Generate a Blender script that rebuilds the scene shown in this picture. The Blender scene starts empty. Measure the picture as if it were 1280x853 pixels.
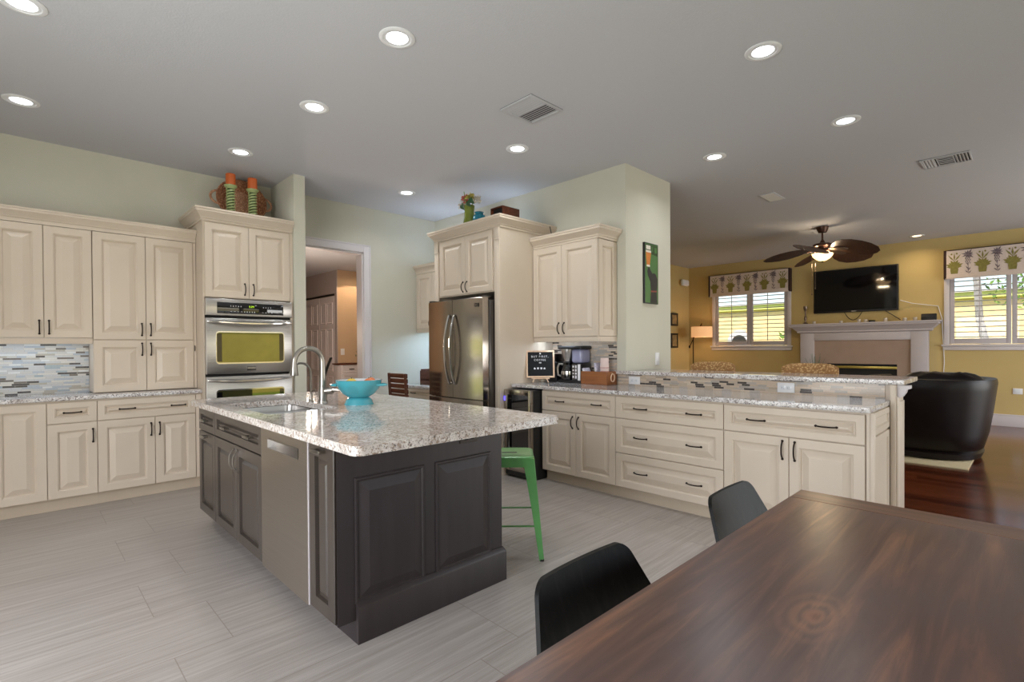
import bpy, bmesh, math, random
from mathutils import Vector, Matrix
random.seed(7)
SC = bpy.context.scene
COL = SC.collection
PI = math.pi

# ---------------------------------------------------------------- camera
CAM_H = 1.285
F_PX, YAW, PITCH, ROLL, HORIZON = 633.5, math.radians(45.75), math.radians(-0.5), math.radians(-0.36), 434.3
CY_P = HORIZON - F_PX * math.tan(PITCH)
fw0 = Vector((math.cos(YAW), math.sin(YAW), 0)); rt0 = Vector((math.sin(YAW), -math.cos(YAW), 0)); up0 = Vector((0, 0, 1))
fw = fw0 * math.cos(PITCH) + up0 * math.sin(PITCH)
up1 = up0 * math.cos(PITCH) - fw0 * math.sin(PITCH)
rt = rt0 * math.cos(ROLL) + up1 * math.sin(ROLL)
up = up1 * math.cos(ROLL) - rt0 * math.sin(ROLL)
cd = bpy.data.cameras.new('camera')
cam = bpy.data.objects.new('camera', cd); COL.objects.link(cam)
cd.sensor_width = 36; cd.sensor_fit = 'HORIZONTAL'; cd.lens = F_PX / 1280 * 36
cd.shift_y = (CY_P - 426.5) / 1280; cd.clip_start = 0.05; cd.clip_end = 200
m = Matrix.Identity(4)
for i in range(3):
    m[i][0] = rt[i]; m[i][1] = up[i]; m[i][2] = -fw[i]
m[2][3] = CAM_H
cam.matrix_world = m
SC.camera = cam

# ---------------------------------------------------------------- exposure, sky and light
SC.view_settings.view_transform = 'Standard'
SC.view_settings.look = 'None'
SC.view_settings.gamma = 1
SC.view_settings.use_curve_mapping = False
SC.view_settings.exposure = 0.04
W = bpy.data.worlds.new('sky'); SC.world = W; W.use_nodes = True
wn = W.node_tree.nodes; wl = W.node_tree.links
sky = wn.new('ShaderNodeTexSky'); sky.sky_type = 'NISHITA'; sky.sun_disc = False
sky.sun_elevation = math.radians(48); sky.sun_rotation = math.radians(200); sky.dust_density = 2.5
wl.new(sky.outputs[0], wn['Background'].inputs[0]); wn['Background'].inputs[1].default_value = 0.38

def light(name, kind, loc, energy, color=(1, 1, 1), size=0.1, size_y=None, direction=(0, 0, -1), spread=None, shape=None):
    d = bpy.data.lights.new(name, kind); d.energy = energy; d.color = color
    o = bpy.data.objects.new(name, d); COL.objects.link(o); o.location = loc
    o.rotation_euler = Vector(direction).to_track_quat('-Z', 'Y').to_euler()
    if kind == 'AREA':
        d.shape = shape or ('RECTANGLE' if size_y else 'DISK'); d.size = size
        if size_y: d.size_y = size_y
        if spread: d.spread = spread
    if kind == 'POINT': d.shadow_soft_size = size
    if kind == 'SUN': d.angle = 0.02
    return o
light('sun', 'SUN', (-6, 6, 12), 7.0, (1, .95, .86), direction=(.5, -.35, -.79))
# area lamps added outside the unseen openings, standing in for daylight
DAY = (.95, .96, 1)
light('daylight_fill_dining', 'AREA', (-1.75, 1.6, 1.25), 112, DAY, 2.6, 2.1, (1, 0, -.05))
light('daylight_fill_patio', 'AREA', (1.2, -3.4, 1.25), 12, DAY, 3.0, 2.1, (0, 1, -.05))
light('daylight_fill_lounge', 'AREA', (8.2, -3.4, 1.25), 130, DAY, 3.6, 2.1, (0, 1, -.05))

# ---------------------------------------------------------------- materials
def lin(c):
    return tuple((x / 12.92 if x <= .04045 else ((x + .055) / 1.055) ** 2.4) for x in (v / 255 for v in c))
class NT:
    def __init__(s, mt): s.t = mt.node_tree; s.n = s.t.nodes; s.l = s.t.links
    def new(s, kind, **kw):
        o = s.n.new(kind)
        for k, v in kw.items(): setattr(o, k, v)
        return o
    def set(s, sock, v):
        if hasattr(v, 'is_linked') or isinstance(v, bpy.types.NodeSocket): s.l.new(v, sock)
        else: sock.default_value = v
    def math(s, op, a, b=0.0, c=0.0):
        o = s.new('ShaderNodeMath', operation=op)
        s.set(o.inputs[0], a); s.set(o.inputs[1], b)
        if op in ('MULTIPLY_ADD', 'WRAP'): s.set(o.inputs[2], c)
        return o.outputs[0]
    def coords(s): return s.new('ShaderNodeTexCoord').outputs['Object']
    def mapping(s, vec, scale=(1, 1, 1), loc=(0, 0, 0), rot=(0, 0, 0)):
        o = s.new('ShaderNodeMapping'); s.l.new(vec, o.inputs[0]); o.inputs['Scale'].default_value = scale
        o.inputs['Location'].default_value = loc; o.inputs['Rotation'].default_value = rot
        return o.outputs[0]
    def noise(s, vec, scale, detail=4, rough=.5, dist=0):
        o = s.new('ShaderNodeTexNoise'); s.l.new(vec, o.inputs['Vector']); o.inputs['Scale'].default_value = scale
        o.inputs['Detail'].default_value = detail; o.inputs['Roughness'].default_value = rough; o.inputs['Distortion'].default_value = dist
        return o.outputs[0]
    def white(s, vec):
        o = s.new('ShaderNodeTexWhiteNoise', noise_dimensions='3D'); s.l.new(vec, o.inputs['Vector']); return o.outputs['Value']
    def comb(s, x, y, z=0.0):
        o = s.new('ShaderNodeCombineXYZ'); s.set(o.inputs[0], x); s.set(o.inputs[1], y); s.set(o.inputs[2], z); return o.outputs[0]
    def sep(s, v):
        o = s.new('ShaderNodeSeparateXYZ'); s.l.new(v, o.inputs[0]); return o.outputs
    def ramp(s, fac, stops, const=False):
        o = s.new('ShaderNodeValToRGB'); s.l.new(fac, o.inputs[0]); r = o.color_ramp
        if const: r.interpolation = 'CONSTANT'
        while len(r.elements) < len(stops): r.elements.new(.5)
        for e, (p, c) in zip(r.elements, stops): e.position = p; e.color = (*c, 1)
        return o.outputs[0]
    def mix(s, fac, a, b, mode='MIX'):
        o = s.new('ShaderNodeMix', data_type='RGBA', blend_type=mode)
        s.set(o.inputs[0], fac)
        for k, v in ((6, a), (7, b)):
            if isinstance(v, tuple): o.inputs[k].default_value = (*v, 1) if len(v) == 3 else v
            else: s.l.new(v, o.inputs[k])
        return o.outputs[2]
    def bump(s, h, strength=.2, dist=.01):
        o = s.new('ShaderNodeBump'); s.l.new(h, o.inputs['Height']); o.inputs['Strength'].default_value = strength; o.inputs['Distance'].default_value = dist
        return o.outputs[0]
def base(name, rough=.5, metal=0., spec=.5, coat=0.):
    mt = bpy.data.materials.new(name); mt.use_nodes = True
    b = mt.node_tree.nodes['Principled BSDF']
    b.inputs['Roughness'].default_value = rough; b.inputs['Metallic'].default_value = metal
    b.inputs['Specular IOR Level'].default_value = spec
    if coat: b.inputs['Coat Weight'].default_value = coat; b.inputs['Coat Roughness'].default_value = .08
    return mt, b, NT(mt)
def mat(name, rgb, rough=.5, metal=0., var=.05, scale=6., stretch=(1, 1, 1), spec=.5, bump=0., emit=None, strength=1., coat=0.):
    mt, b, t = base(name, rough, metal, spec, coat)
    c = lin(rgb)
    v = t.mapping(t.coords(), stretch)
    n = t.noise(v, scale, 3)
    lo = tuple(x * (1 - var) for x in c); hi = tuple(min(1, x * (1 + var)) for x in c)
    t.l.new(t.ramp(n, [(.3, lo), (.7, hi)]), b.inputs['Base Color'])
    if bump: t.l.new(t.bump(n, bump, .004), b.inputs['Normal'])
    if emit:
        b.inputs['Emission Color'].default_value = (*lin(emit), 1); b.inputs['Emission Strength'].default_value = strength
    return mt
def granite(name, light_c, mid_c, brown_c, dark_c, scale=1.):
    mt, b, t = base(name, .07, 0, .5)
    v = t.coords()
    n1 = t.noise(v, 9 * scale, 6, .65, .6)
    n2 = t.noise(v, 38 * scale, 5, .7, .8)
    n3 = t.noise(t.mapping(v, (1, 1, 1), (5, 3, 1)), 62 * scale, 4, .65, .4)
    n4 = t.noise(t.mapping(v, (1, 1, 1), (9, 2, 7)), 20 * scale, 6, .75, 1.2)
    c = t.ramp(n1, [(.36, lin(mid_c)), (.58, lin(light_c))])
    c = t.mix(t.ramp(n4, [(.53, (0, 0, 0)), (.60, (1, 1, 1))]), c, lin(mid_c))
    c = t.mix(t.ramp(n2, [(.52, (0, 0, 0)), (.59, (.9, .9, .9))]), c, lin(brown_c))
    c = t.mix(t.ramp(n3, [(.565, (0, 0, 0)), (.62, (.95, .95, .95))]), c, lin(dark_c))
    t.l.new(c, b.inputs['Base Color'])
    return mt
def mosaic(name, axis, palette, h=.0165, w=.085, grout=(172, 165, 156)):
    mt, b, t = base(name, .22, 0, .5)
    s = t.sep(t.coords()); u = s[0] if axis == 'x' else s[1]; z = s[2]
    rz = t.math('DIVIDE', z, h); row = t.math('FLOOR', rz); fz = t.math('FRACT', rz)
    r1 = t.white(t.comb(row, 3.3, 1.7))
    ru = t.math('ADD', t.math('DIVIDE', u, t.math('MULTIPLY_ADD', r1, w * .9, w * .65)), t.math('MULTIPLY', r1, 37.0))
    cell = t.math('FLOOR', ru); fu = t.math('FRACT', ru)
    rv = t.white(t.comb(row, cell, 5.1))
    stops = []; acc = 0
    for wt, c in palette: stops.append((acc, lin(c))); acc += wt
    c = t.ramp(rv, stops, True)
    c = t.mix(.10, c, t.ramp(t.noise(t.mapping(t.coords(), (12, 12, 60)), 6, 3), [(.3, (.25, .22, .2)), (.7, (1, .98, .95))]))
    g = t.math('MAXIMUM', t.math('LESS_THAN', fz, .09), t.math('LESS_THAN', fu, .022))
    c = t.mix(g, c, lin(grout))
    t.l.new(c, b.inputs['Base Color'])
    t.l.new(t.math('MULTIPLY_ADD', g, .5, .16), b.inputs['Roughness'])
    return mt
def tile_floor(name):
    mt, b, t = base(name, .32, 0, .45)
    v = t.coords(); s = t.sep(v)
    ry = t.math('DIVIDE', t.math('SUBTRACT', s[1], 1.13), .4515); row = t.math('FLOOR', ry); fy = t.math('FRACT', ry)
    par = t.math('ABSOLUTE', t.math('MODULO', row, 2.0))
    rx = t.math('DIVIDE', t.math('SUBTRACT', s[0], t.math('MULTIPLY_ADD', par, .222, .45)), .9)
    cell = t.math('FLOOR', rx); fx = t.math('FRACT', rx)
    rv = t.white(t.comb(row, cell, 2.0))
    sh = t.comb(t.math('MULTIPLY_ADD', rv, 30, s[0]), t.math('MULTIPLY_ADD', rv, 7, s[1]), 0.0)
    g1 = t.noise(t.mapping(sh, (.9, 26, 1)), 1.6, 8, .66, .35)
    g2 = t.noise(t.mapping(sh, (2.2, 130, 1)), 1.2, 5, .6, .2)
    c = t.ramp(g1, [(.28, lin((144, 136, 128))), (.5, lin((170, 162, 156))), (.72, lin((190, 184, 178)))])
    c = t.mix(t.math('MULTIPLY', t.ramp(g2, [(.42, (1, 1, 1)), (.55, (0, 0, 0))]), .35), c, lin((146, 133, 120)))
    c = t.mix(t.math('MULTIPLY', rv, .22), c, lin((176, 168, 160)))
    g = t.math('MAXIMUM', t.math('LESS_THAN', fy, .009), t.math('LESS_THAN', fx, .0045))
    c = t.mix(t.math('MULTIPLY', g, .8), c, lin((138, 128, 118)))
    t.l.new(c, b.inputs['Base Color'])
    t.l.new(t.bump(g2, .04, .002), b.inputs['Normal'])
    return mt
def plank_floor(name):
    mt, b, t = base(name, .16, 0, .5)
    s = t.sep(t.coords())
    rx = t.math('DIVIDE', s[0], .095); row = t.math('FLOOR', rx); fx = t.math('FRACT', rx)
    r1 = t.white(t.comb(row, 1.3, 4.4))
    ry = t.math('ADD', t.math('DIVIDE', s[1], 1.1), t.math('MULTIPLY', r1, 13.0)); cell = t.math('FLOOR', ry); fy = t.math('FRACT', ry)
    rv = t.white(t.comb(row, cell, 7.7))
    g = t.noise(t.mapping(t.comb(t.math('MULTIPLY_ADD', rv, 9, s[0]), t.math('MULTIPLY_ADD', rv, 31, s[1]), 0.0), (40, 1.6, 1)), 1.5, 6, .6, .3)
    c = t.ramp(rv, [(0, lin((72, 31, 16))), (.5, lin((98, 45, 22))), (1, lin((122, 62, 32)))])
    c = t.mix(t.math('MULTIPLY', g, .6), c, lin((55, 22, 12)))
    e = t.math('MAXIMUM', t.math('LESS_THAN', fx, .025), t.math('LESS_THAN', fy, .003))
    c = t.mix(e, c, lin((30, 13, 8)))
    t.l.new(c, b.inputs['Base Color'])
    t.l.new(t.bump(t.noise(t.mapping(t.coords(), (30, 1, 1)), 1.2, 2), .08, .004), b.inputs['Normal'])
    return mt
def wood(name, dark, mid, light_c, rough=.4, axis='x', scale=1., spec=.4):
    mt, b, t = base(name, rough, 0, spec)
    st = {'x': (1, 14, 14), 'y': (14, 1, 14), 'z': (14, 14, 1)}[axis]
    v = t.mapping(t.coords(), tuple(k * scale for k in st))
    n = t.noise(v, 2.2, 7, .62, .7)
    n2 = t.noise(t.mapping(t.coords(), (2, 2, 2)), 1.6 * scale, 3)
    c = t.ramp(n, [(.28, lin(dark)), (.5, lin(mid)), (.74, lin(light_c))])
    c = t.mix(t.math('MULTIPLY', n2, .35), c, lin(mid))
    t.l.new(c, b.inputs['Base Color'])
    t.l.new(t.bump(n, .06, .003), b.inputs['Normal'])
    return mt
def steel(name, rgb, rough=.28, axis='z'):
    mt, b, t = base(name, rough, 1.)
    st = {'x': (1, 160, 160), 'y': (160, 1, 160), 'z': (160, 160, 1)}[axis]
    n = t.noise(t.mapping(t.coords(), st), 2, 3)
    c = lin(rgb)
    t.l.new(t.ramp(n, [(.3, tuple(k * .93 for k in c)), (.7, tuple(min(1, k * 1.05) for k in c))]), b.inputs['Base Color'])
    t.l.new(t.math('MULTIPLY_ADD', n, .12, rough - .06), b.inputs['Roughness'])
    return mt
def weave(name, dark, light_c, scale=60):
    mt, b, t = base(name, .75)
    o = t.new('ShaderNodeTexVoronoi'); t.l.new(t.coords(), o.inputs['Vector']); o.inputs['Scale'].default_value = scale
    t.l.new(t.ramp(o.outputs['Distance'], [(.05, lin(light_c)), (.55, lin(dark))]), b.inputs['Base Color'])
    t.l.new(t.bump(o.outputs['Distance'], .6, .01), b.inputs['Normal'])
    return mt
def clear_glass(name, tint=(1, 1, 1), refl=.08):
    mt = bpy.data.materials.new(name); mt.use_nodes = True; t = NT(mt)
    t.n.remove(t.n['Principled BSDF'])
    tr = t.new('ShaderNodeBsdfTransparent'); tr.inputs[0].default_value = (*tint, 1)
    gl = t.new('ShaderNodeBsdfGlossy'); gl.inputs['Roughness'].default_value = .02
    fr = t.new('ShaderNodeFresnel'); fr.inputs[0].default_value = 1.45
    n = t.noise(t.coords(), 2.0, 2)
    mx = t.new('ShaderNodeMixShader')
    t.l.new(t.math('MULTIPLY', fr.outputs[0], t.math('MULTIPLY_ADD', n, .1, .9)), mx.inputs[0]); t.l.new(tr.outputs[0], mx.inputs[1]); t.l.new(gl.outputs[0], mx.inputs[2])
    t.l.new(mx.outputs[0], t.n['Material Output'].inputs[0])
    return mt

M_ = {}
M_['ceiling'] = mat('ceiling_paint', (198, 198, 203), .95, var=.02, scale=90, bump=.25)
M_['sage'] = mat('sage_wall_paint', (204, 201, 186), .9, var=.02, scale=3)
M_['yellow'] = mat('yellow_wall_paint', (197, 174, 118), .9, var=.02, scale=3)
M_['tan'] = mat('tan_wall_paint', (196, 168, 138), .9, var=.02, scale=3)
M_['greywall'] = mat('grey_wall_paint', (172, 162, 160), .9, var=.02, scale=3)
M_['trim'] = mat('white_trim_paint', (214, 208, 210), .5, var=.02)
M_['mantel'] = mat('mantel_paint', (188, 182, 186), .55, var=.02)
M_['cream'] = mat('cream_cabinet_paint', (212, 197, 179), .42, var=.03, scale=2.5)
M_['toe'] = mat('cream_toe_kick', (200, 184, 163), .6, var=.03, scale=2.5)
M_['dark'] = mat('espresso_cabinet_stain', (50, 43, 44), .36, var=.14, scale=3, stretch=(8, 8, 1), spec=.5)
M_['taupe'] = mat('espresso_cabinet_door_stain', (66, 58, 52), .30, var=.12, scale=3, stretch=(8, 8, 1), spec=.6)
M_['gap'] = mat('dark_parts_and_shade', (22, 19, 18), .8, var=.02)  # near-black for dark parts, also painted in as shade inside hollows
M_['bronze'] = mat('dark_bronze', (44, 34, 30), .35, .85, var=.1, scale=20)
M_['nickel'] = mat('brushed_nickel', (162, 157, 150), .30, 1, var=.05, scale=30)
M_['steel'] = steel('stainless_steel', (190, 186, 182), .30, 'x')
M_['steel_v'] = steel('stainless_steel_fridge', (168, 160, 151), .17, 'z')
M_['steel_dw'] = steel('stainless_steel_dishwasher', (186, 178, 168), .34, 'y')
M_['steel_d'] = steel('dark_steel', (96, 92, 90), .3, 'z')
M_['chrome'] = mat('chrome', (214, 212, 210), .14, 1, var=.03)
M_['blackglass'] = mat('black_glass', (12, 12, 14), .03, 0, var=.1, spec=.9)
M_['ovenglass'] = mat('oven_glass_reflection_tint', (128, 130, 84), .03, .85, var=.1, spec=1)  # olive metallic tint puts the yellow-green reflection into the glass colour
M_['black'] = mat('black_plastic', (22, 22, 24), .4, var=.1)
M_['screen'] = mat('television_screen', (9, 9, 12), .06, var=.1, spec=.5)
M_['granite_i'] = granite('island_granite', (232, 226, 220), (200, 190, 183), (150, 126, 106), (92, 85, 84), 1.7)
M_['granite_p'] = granite('counter_granite', (230, 227, 226), (198, 190, 185), (128, 114, 108), (62, 58, 62), 1.5)
MOS_L = [(.22, (192, 192, 192)), (.20, (208, 203, 194)), (.12, (168, 176, 186)), (.12, (196, 192, 186)), (.08, (172, 164, 150)), (.06, (150, 164, 172)), (.09, (40, 34, 36)), (.05, (98, 88, 82)), (.06, (214, 214, 212))]
MOS_R = [(.26, (202, 180, 156)), (.22, (190, 172, 152)), (.16, (180, 170, 160)), (.13, (212, 194, 172)), (.06, (168, 160, 152)), (.11, (42, 27, 22)), (.06, (178, 160, 140))]
M_['mos_l'] = mosaic('blue_grey_mosaic', 'x', MOS_L)
M_['mos_r'] = mosaic('tan_mosaic', 'y', MOS_R)
M_['tile'] = tile_floor('pale_striated_tile')
M_['plank'] = plank_floor('cherry_floorboards')
def table_wood(name):
    mt, b, t = base(name, .29, 0, .5)
    v = t.coords(); s_ = t.sep(v)
    n = t.noise(t.mapping(v, (.8, 11, 11)), 2.2, 7, .62, .9)
    big = t.noise(t.mapping(v, (1.2, 2.4, 2)), 1.5, 4)
    c = t.ramp(n, [(.28, lin((70, 44, 36))), (.5, lin((104, 72, 59))), (.72, lin((158, 110, 80)))])
    c = t.mix(t.ramp(big, [(.36, (.1, .1, .1)), (.62, (.75, .75, .75))]), c, lin((98, 78, 74)))
    # knots and the swirls around them
    for kx, ky, k in ((.12, .20, 1.0), (.62, -.28, .7), (-.42, -.1, .8)):
        dx = t.math('MULTIPLY', t.math('SUBTRACT', s_[0], kx), 1.0); dy = t.math('MULTIPLY', t.math('SUBTRACT', s_[1], ky), 1.9)
        d = t.math('SQRT', t.math('ADD', t.math('MULTIPLY', dx, dx), t.math('MULTIPLY', dy, dy)))
        ring = t.math('SINE', t.math('ADD', t.math('MULTIPLY', d, 150.0), t.math('MULTIPLY', n, 9.0)))
        msk = t.math('MULTIPLY', t.math('MAXIMUM', t.math('SUBTRACT', 1.0, t.math('MULTIPLY', d, 7.0 / k)), 0.0), t.math('MULTIPLY_ADD', ring, .28, .34))
        c = t.mix(msk, c, lin((168, 118, 84)))
        core = t.math('MAXIMUM', t.math('SUBTRACT', 1.0, t.math('MULTIPLY', d, 30.0)), 0.0)
        c = t.mix(t.math('MULTIPLY', core, .6), c, lin((120, 66, 40)))
    t.l.new(c, b.inputs['Base Color']); t.l.new(t.bump(n, .05, .003), b.inputs['Normal'])
    return mt
M_['table'] = table_wood('stained_table_leg_wood'); M_['table_leg'] = wood('stained_table_wood', (74, 47, 39), (102, 72, 62), (138, 98, 78), .30, 'x', .8, .5)
M_['table_e'] = wood('stained_table_end_board', (84, 55, 44), (114, 80, 64), (146, 104, 80), .32, 'y', .6, .5)
M_['ply'] = wood('black_stained_plywood', (8, 8, 8), (16, 15, 14), (34, 32, 28), .42, 'z', 1.2, .15)
M_['boxwood'] = wood('honey_wood', (112, 66, 34), (142, 88, 48), (164, 108, 64), .45, 'y', .9)
M_['darkwood'] = wood('dark_brown_wood', (52, 24, 14), (84, 42, 24), (112, 62, 38), .4, 'y', 1.1)
M_['palewood'] = wood('pale_birch_wood', (206, 172, 142), (222, 190, 160), (234, 206, 180), .5, 'z', 1)
M_['green'] = mat('green_metal_paint', (88, 150, 84), .3, .1, var=.12, scale=9, coat=.4)
M_['rubber'] = mat('dark_rubber', (36, 32, 30), .8)
M_['teal'] = mat('turquoise_enamel', (76, 168, 182), .18, var=.05, scale=5, coat=.6)
M_['white'] = mat('white_plastic', (232, 232, 234), .4, var=.02)
M_['whiteenamel'] = mat('white_enamel', (226, 230, 234), .2, var=.03)
M_['paper'] = mat('white_paper', (232, 230, 234), .8, var=.05, scale=30)
M_['pinkcup'] = mat('striped_cup_paper', (226, 204, 198), .7, var=.05, scale=20)
M_['redcup'] = mat('cup_stripe', (186, 120, 112), .7)
M_['napkin'] = mat('patterned_napkin', (206, 202, 222), .8, var=.35, scale=120)
M_['felt'] = mat('black_felt', (22, 24, 26), .95, var=.2, scale=200)
M_['tank'] = mat('smoky_blue_plastic', (150, 152, 182), .15, var=.1, scale=8, spec=.7)
M_['leather'] = mat('dark_brown_leather', (22, 14, 13), .40, var=.25, scale=7, spec=.28, bump=.2)
M_['rug'] = mat('beige_rug', (196, 180, 142), .95, var=.15, scale=120, bump=.5)
M_['wicker'] = weave('woven_seagrass', (150, 108, 62), (220, 184, 130), 55)
M_['basket'] = weave('basket_wicker', (150, 98, 68), (222, 168, 126), 60)
M_['basket2'] = weave('pale_wicker', (176, 128, 98), (236, 194, 160), 75)
M_['orange'] = mat('orange_wax', (206, 100, 44), .35, var=.06)
M_['sagegreen'] = mat('pale_green_glaze', (158, 170, 116), .35, var=.08, scale=14)
M_['darkgreen'] = mat('dark_green_groove', (52, 72, 26), .5, var=.1)
M_['greenvase'] = mat('green_glass_vase', (118, 130, 46), .12, var=.2, scale=12, spec=.7)
M_['blueglass'] = mat('teal_blue_glass', (28, 120, 142), .08, var=.2, scale=10, spec=.8)
M_['petal_w'] = mat('white_petals', (232, 222, 206), .7, var=.1)
M_['petal_c'] = mat('coral_petals', (206, 98, 78), .7, var=.1)
M_['petal_y'] = mat('yellow_petals', (206, 190, 92), .7, var=.1)
M_['leafg'] = mat('deep_green_leaf', (58, 96, 60), .6, var=.2, scale=20)
M_['leafl'] = mat('light_green_leaf', (120, 150, 66), .6, var=.25, scale=8)
M_['shade'] = mat('lit_lamp_shade', (240, 196, 150), .8, var=.03, emit=(255, 190, 130), strength=.55)
M_['bowl'] = mat('lit_frosted_glass', (255, 232, 196), .3, var=.03, emit=(255, 206, 140), strength=3.2)
M_['can'] = mat('lit_lamp_lens', (255, 255, 255), .4, var=.01, emit=(244, 250, 255), strength=5)
M_['warmcan'] = mat('warm_lamp_lens', (255, 240, 210), .4, var=.01, emit=(255, 214, 160), strength=5)
M_['blade'] = wood('dark_palm_blade', (44, 26, 18), (66, 40, 26), (92, 60, 40), .5, 'x', 1.4)
M_['fanbronze'] = mat('brown_bronze', (74, 48, 36), .35, .6, var=.12, scale=14)
M_['valance'] = mat('beige_linen', (216, 200, 190), .9, var=.05, scale=70)
M_['olive'] = mat('olive_print', (136, 128, 66), .9, var=.15, scale=40)
M_['plum'] = mat('grey_plum_print', (112, 98, 104), .9, var=.15, scale=40)
M_['brownband'] = mat('dark_brown_band', (52, 28, 22), .85, var=.1)
M_['sand'] = mat('sandstone_surround', (160, 138, 124), .7, var=.05, scale=5)
M_['soot'] = mat('firebox_black', (16, 15, 14), .5, var=.1)
M_['brass'] = mat('brass', (196, 178, 96), .3, .7, var=.05)
M_['pewter'] = mat('pewter', (120, 104, 92), .35, .8, var=.1)
M_['glasscup'] = mat('votive_glass', (200, 190, 178), .1, var=.05, spec=.8)
M_['posterg'] = mat('green_poster_print', (72, 112, 58), .45, var=.22, scale=5)
M_['postert'] = mat('dark_green_poster_print', (44, 66, 30), .45, var=.2, scale=9)
M_['posterk'] = mat('black_poster_print', (26, 24, 28), .45, var=.2, scale=9)
M_['amber'] = mat('amber_poster_print', (198, 118, 48), .45, var=.12, scale=9)
M_['foam'] = mat('white_poster_print', (222, 214, 200), .45)
M_['redprint'] = mat('red_poster_print', (130, 58, 48), .45)
M_['lead'] = mat('green_digits', (170, 200, 40), .5, emit=(170, 210, 30), strength=1.2)
M_['blueled'] = mat('blue_light', (110, 100, 255), .5, emit=(90, 80, 255), strength=2)
M_['led'] = mat('cool_strip_light', (220, 236, 255), .5, emit=(200, 226, 255), strength=4)
M_['glass'] = clear_glass('window_glass')
M_['yhouse'] = mat('yellow_stucco', (238, 206, 150), .9, var=.05, scale=4)
M_['eave'] = mat('pale_green_eave', (210, 210, 120), .8, var=.05)
M_['roof'] = mat('pale_roof_tiles', (206, 200, 190), .8, var=.15, scale=9)
M_['grass'] = mat('lawn_grass', (104, 128, 54), .95, var=.3, scale=3)
M_['hedge'] = mat('hedge_leaves', (92, 122, 44), .9, var=.5, scale=11, bump=.6)
M_['bark'] = mat('grey_bark', (150, 144, 140), .9, var=.3, scale=9, stretch=(1, 1, 3), bump=.5)
M_['art'] = mat('sepia_print', (150, 128, 86), .6, var=.35, scale=16)
M_['frameblk'] = mat('black_frame', (30, 24, 20), .45)
M_['ventw'] = mat('vent_white', (190, 190, 194), .6, var=.02)
M_['ventd'] = mat('vent_dark', (46, 50, 54), .8, var=.05)
M_['yellowfruit'] = mat('yellow_lemon_skin', (226, 190, 70), .45, var=.08, scale=20)
M_['orangefruit'] = mat('orange_peach_skin', (216, 120, 64), .5, var=.2, scale=14)
M_['cushion'] = mat('grey_seat_cushion', (170, 172, 182), .85)

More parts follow.
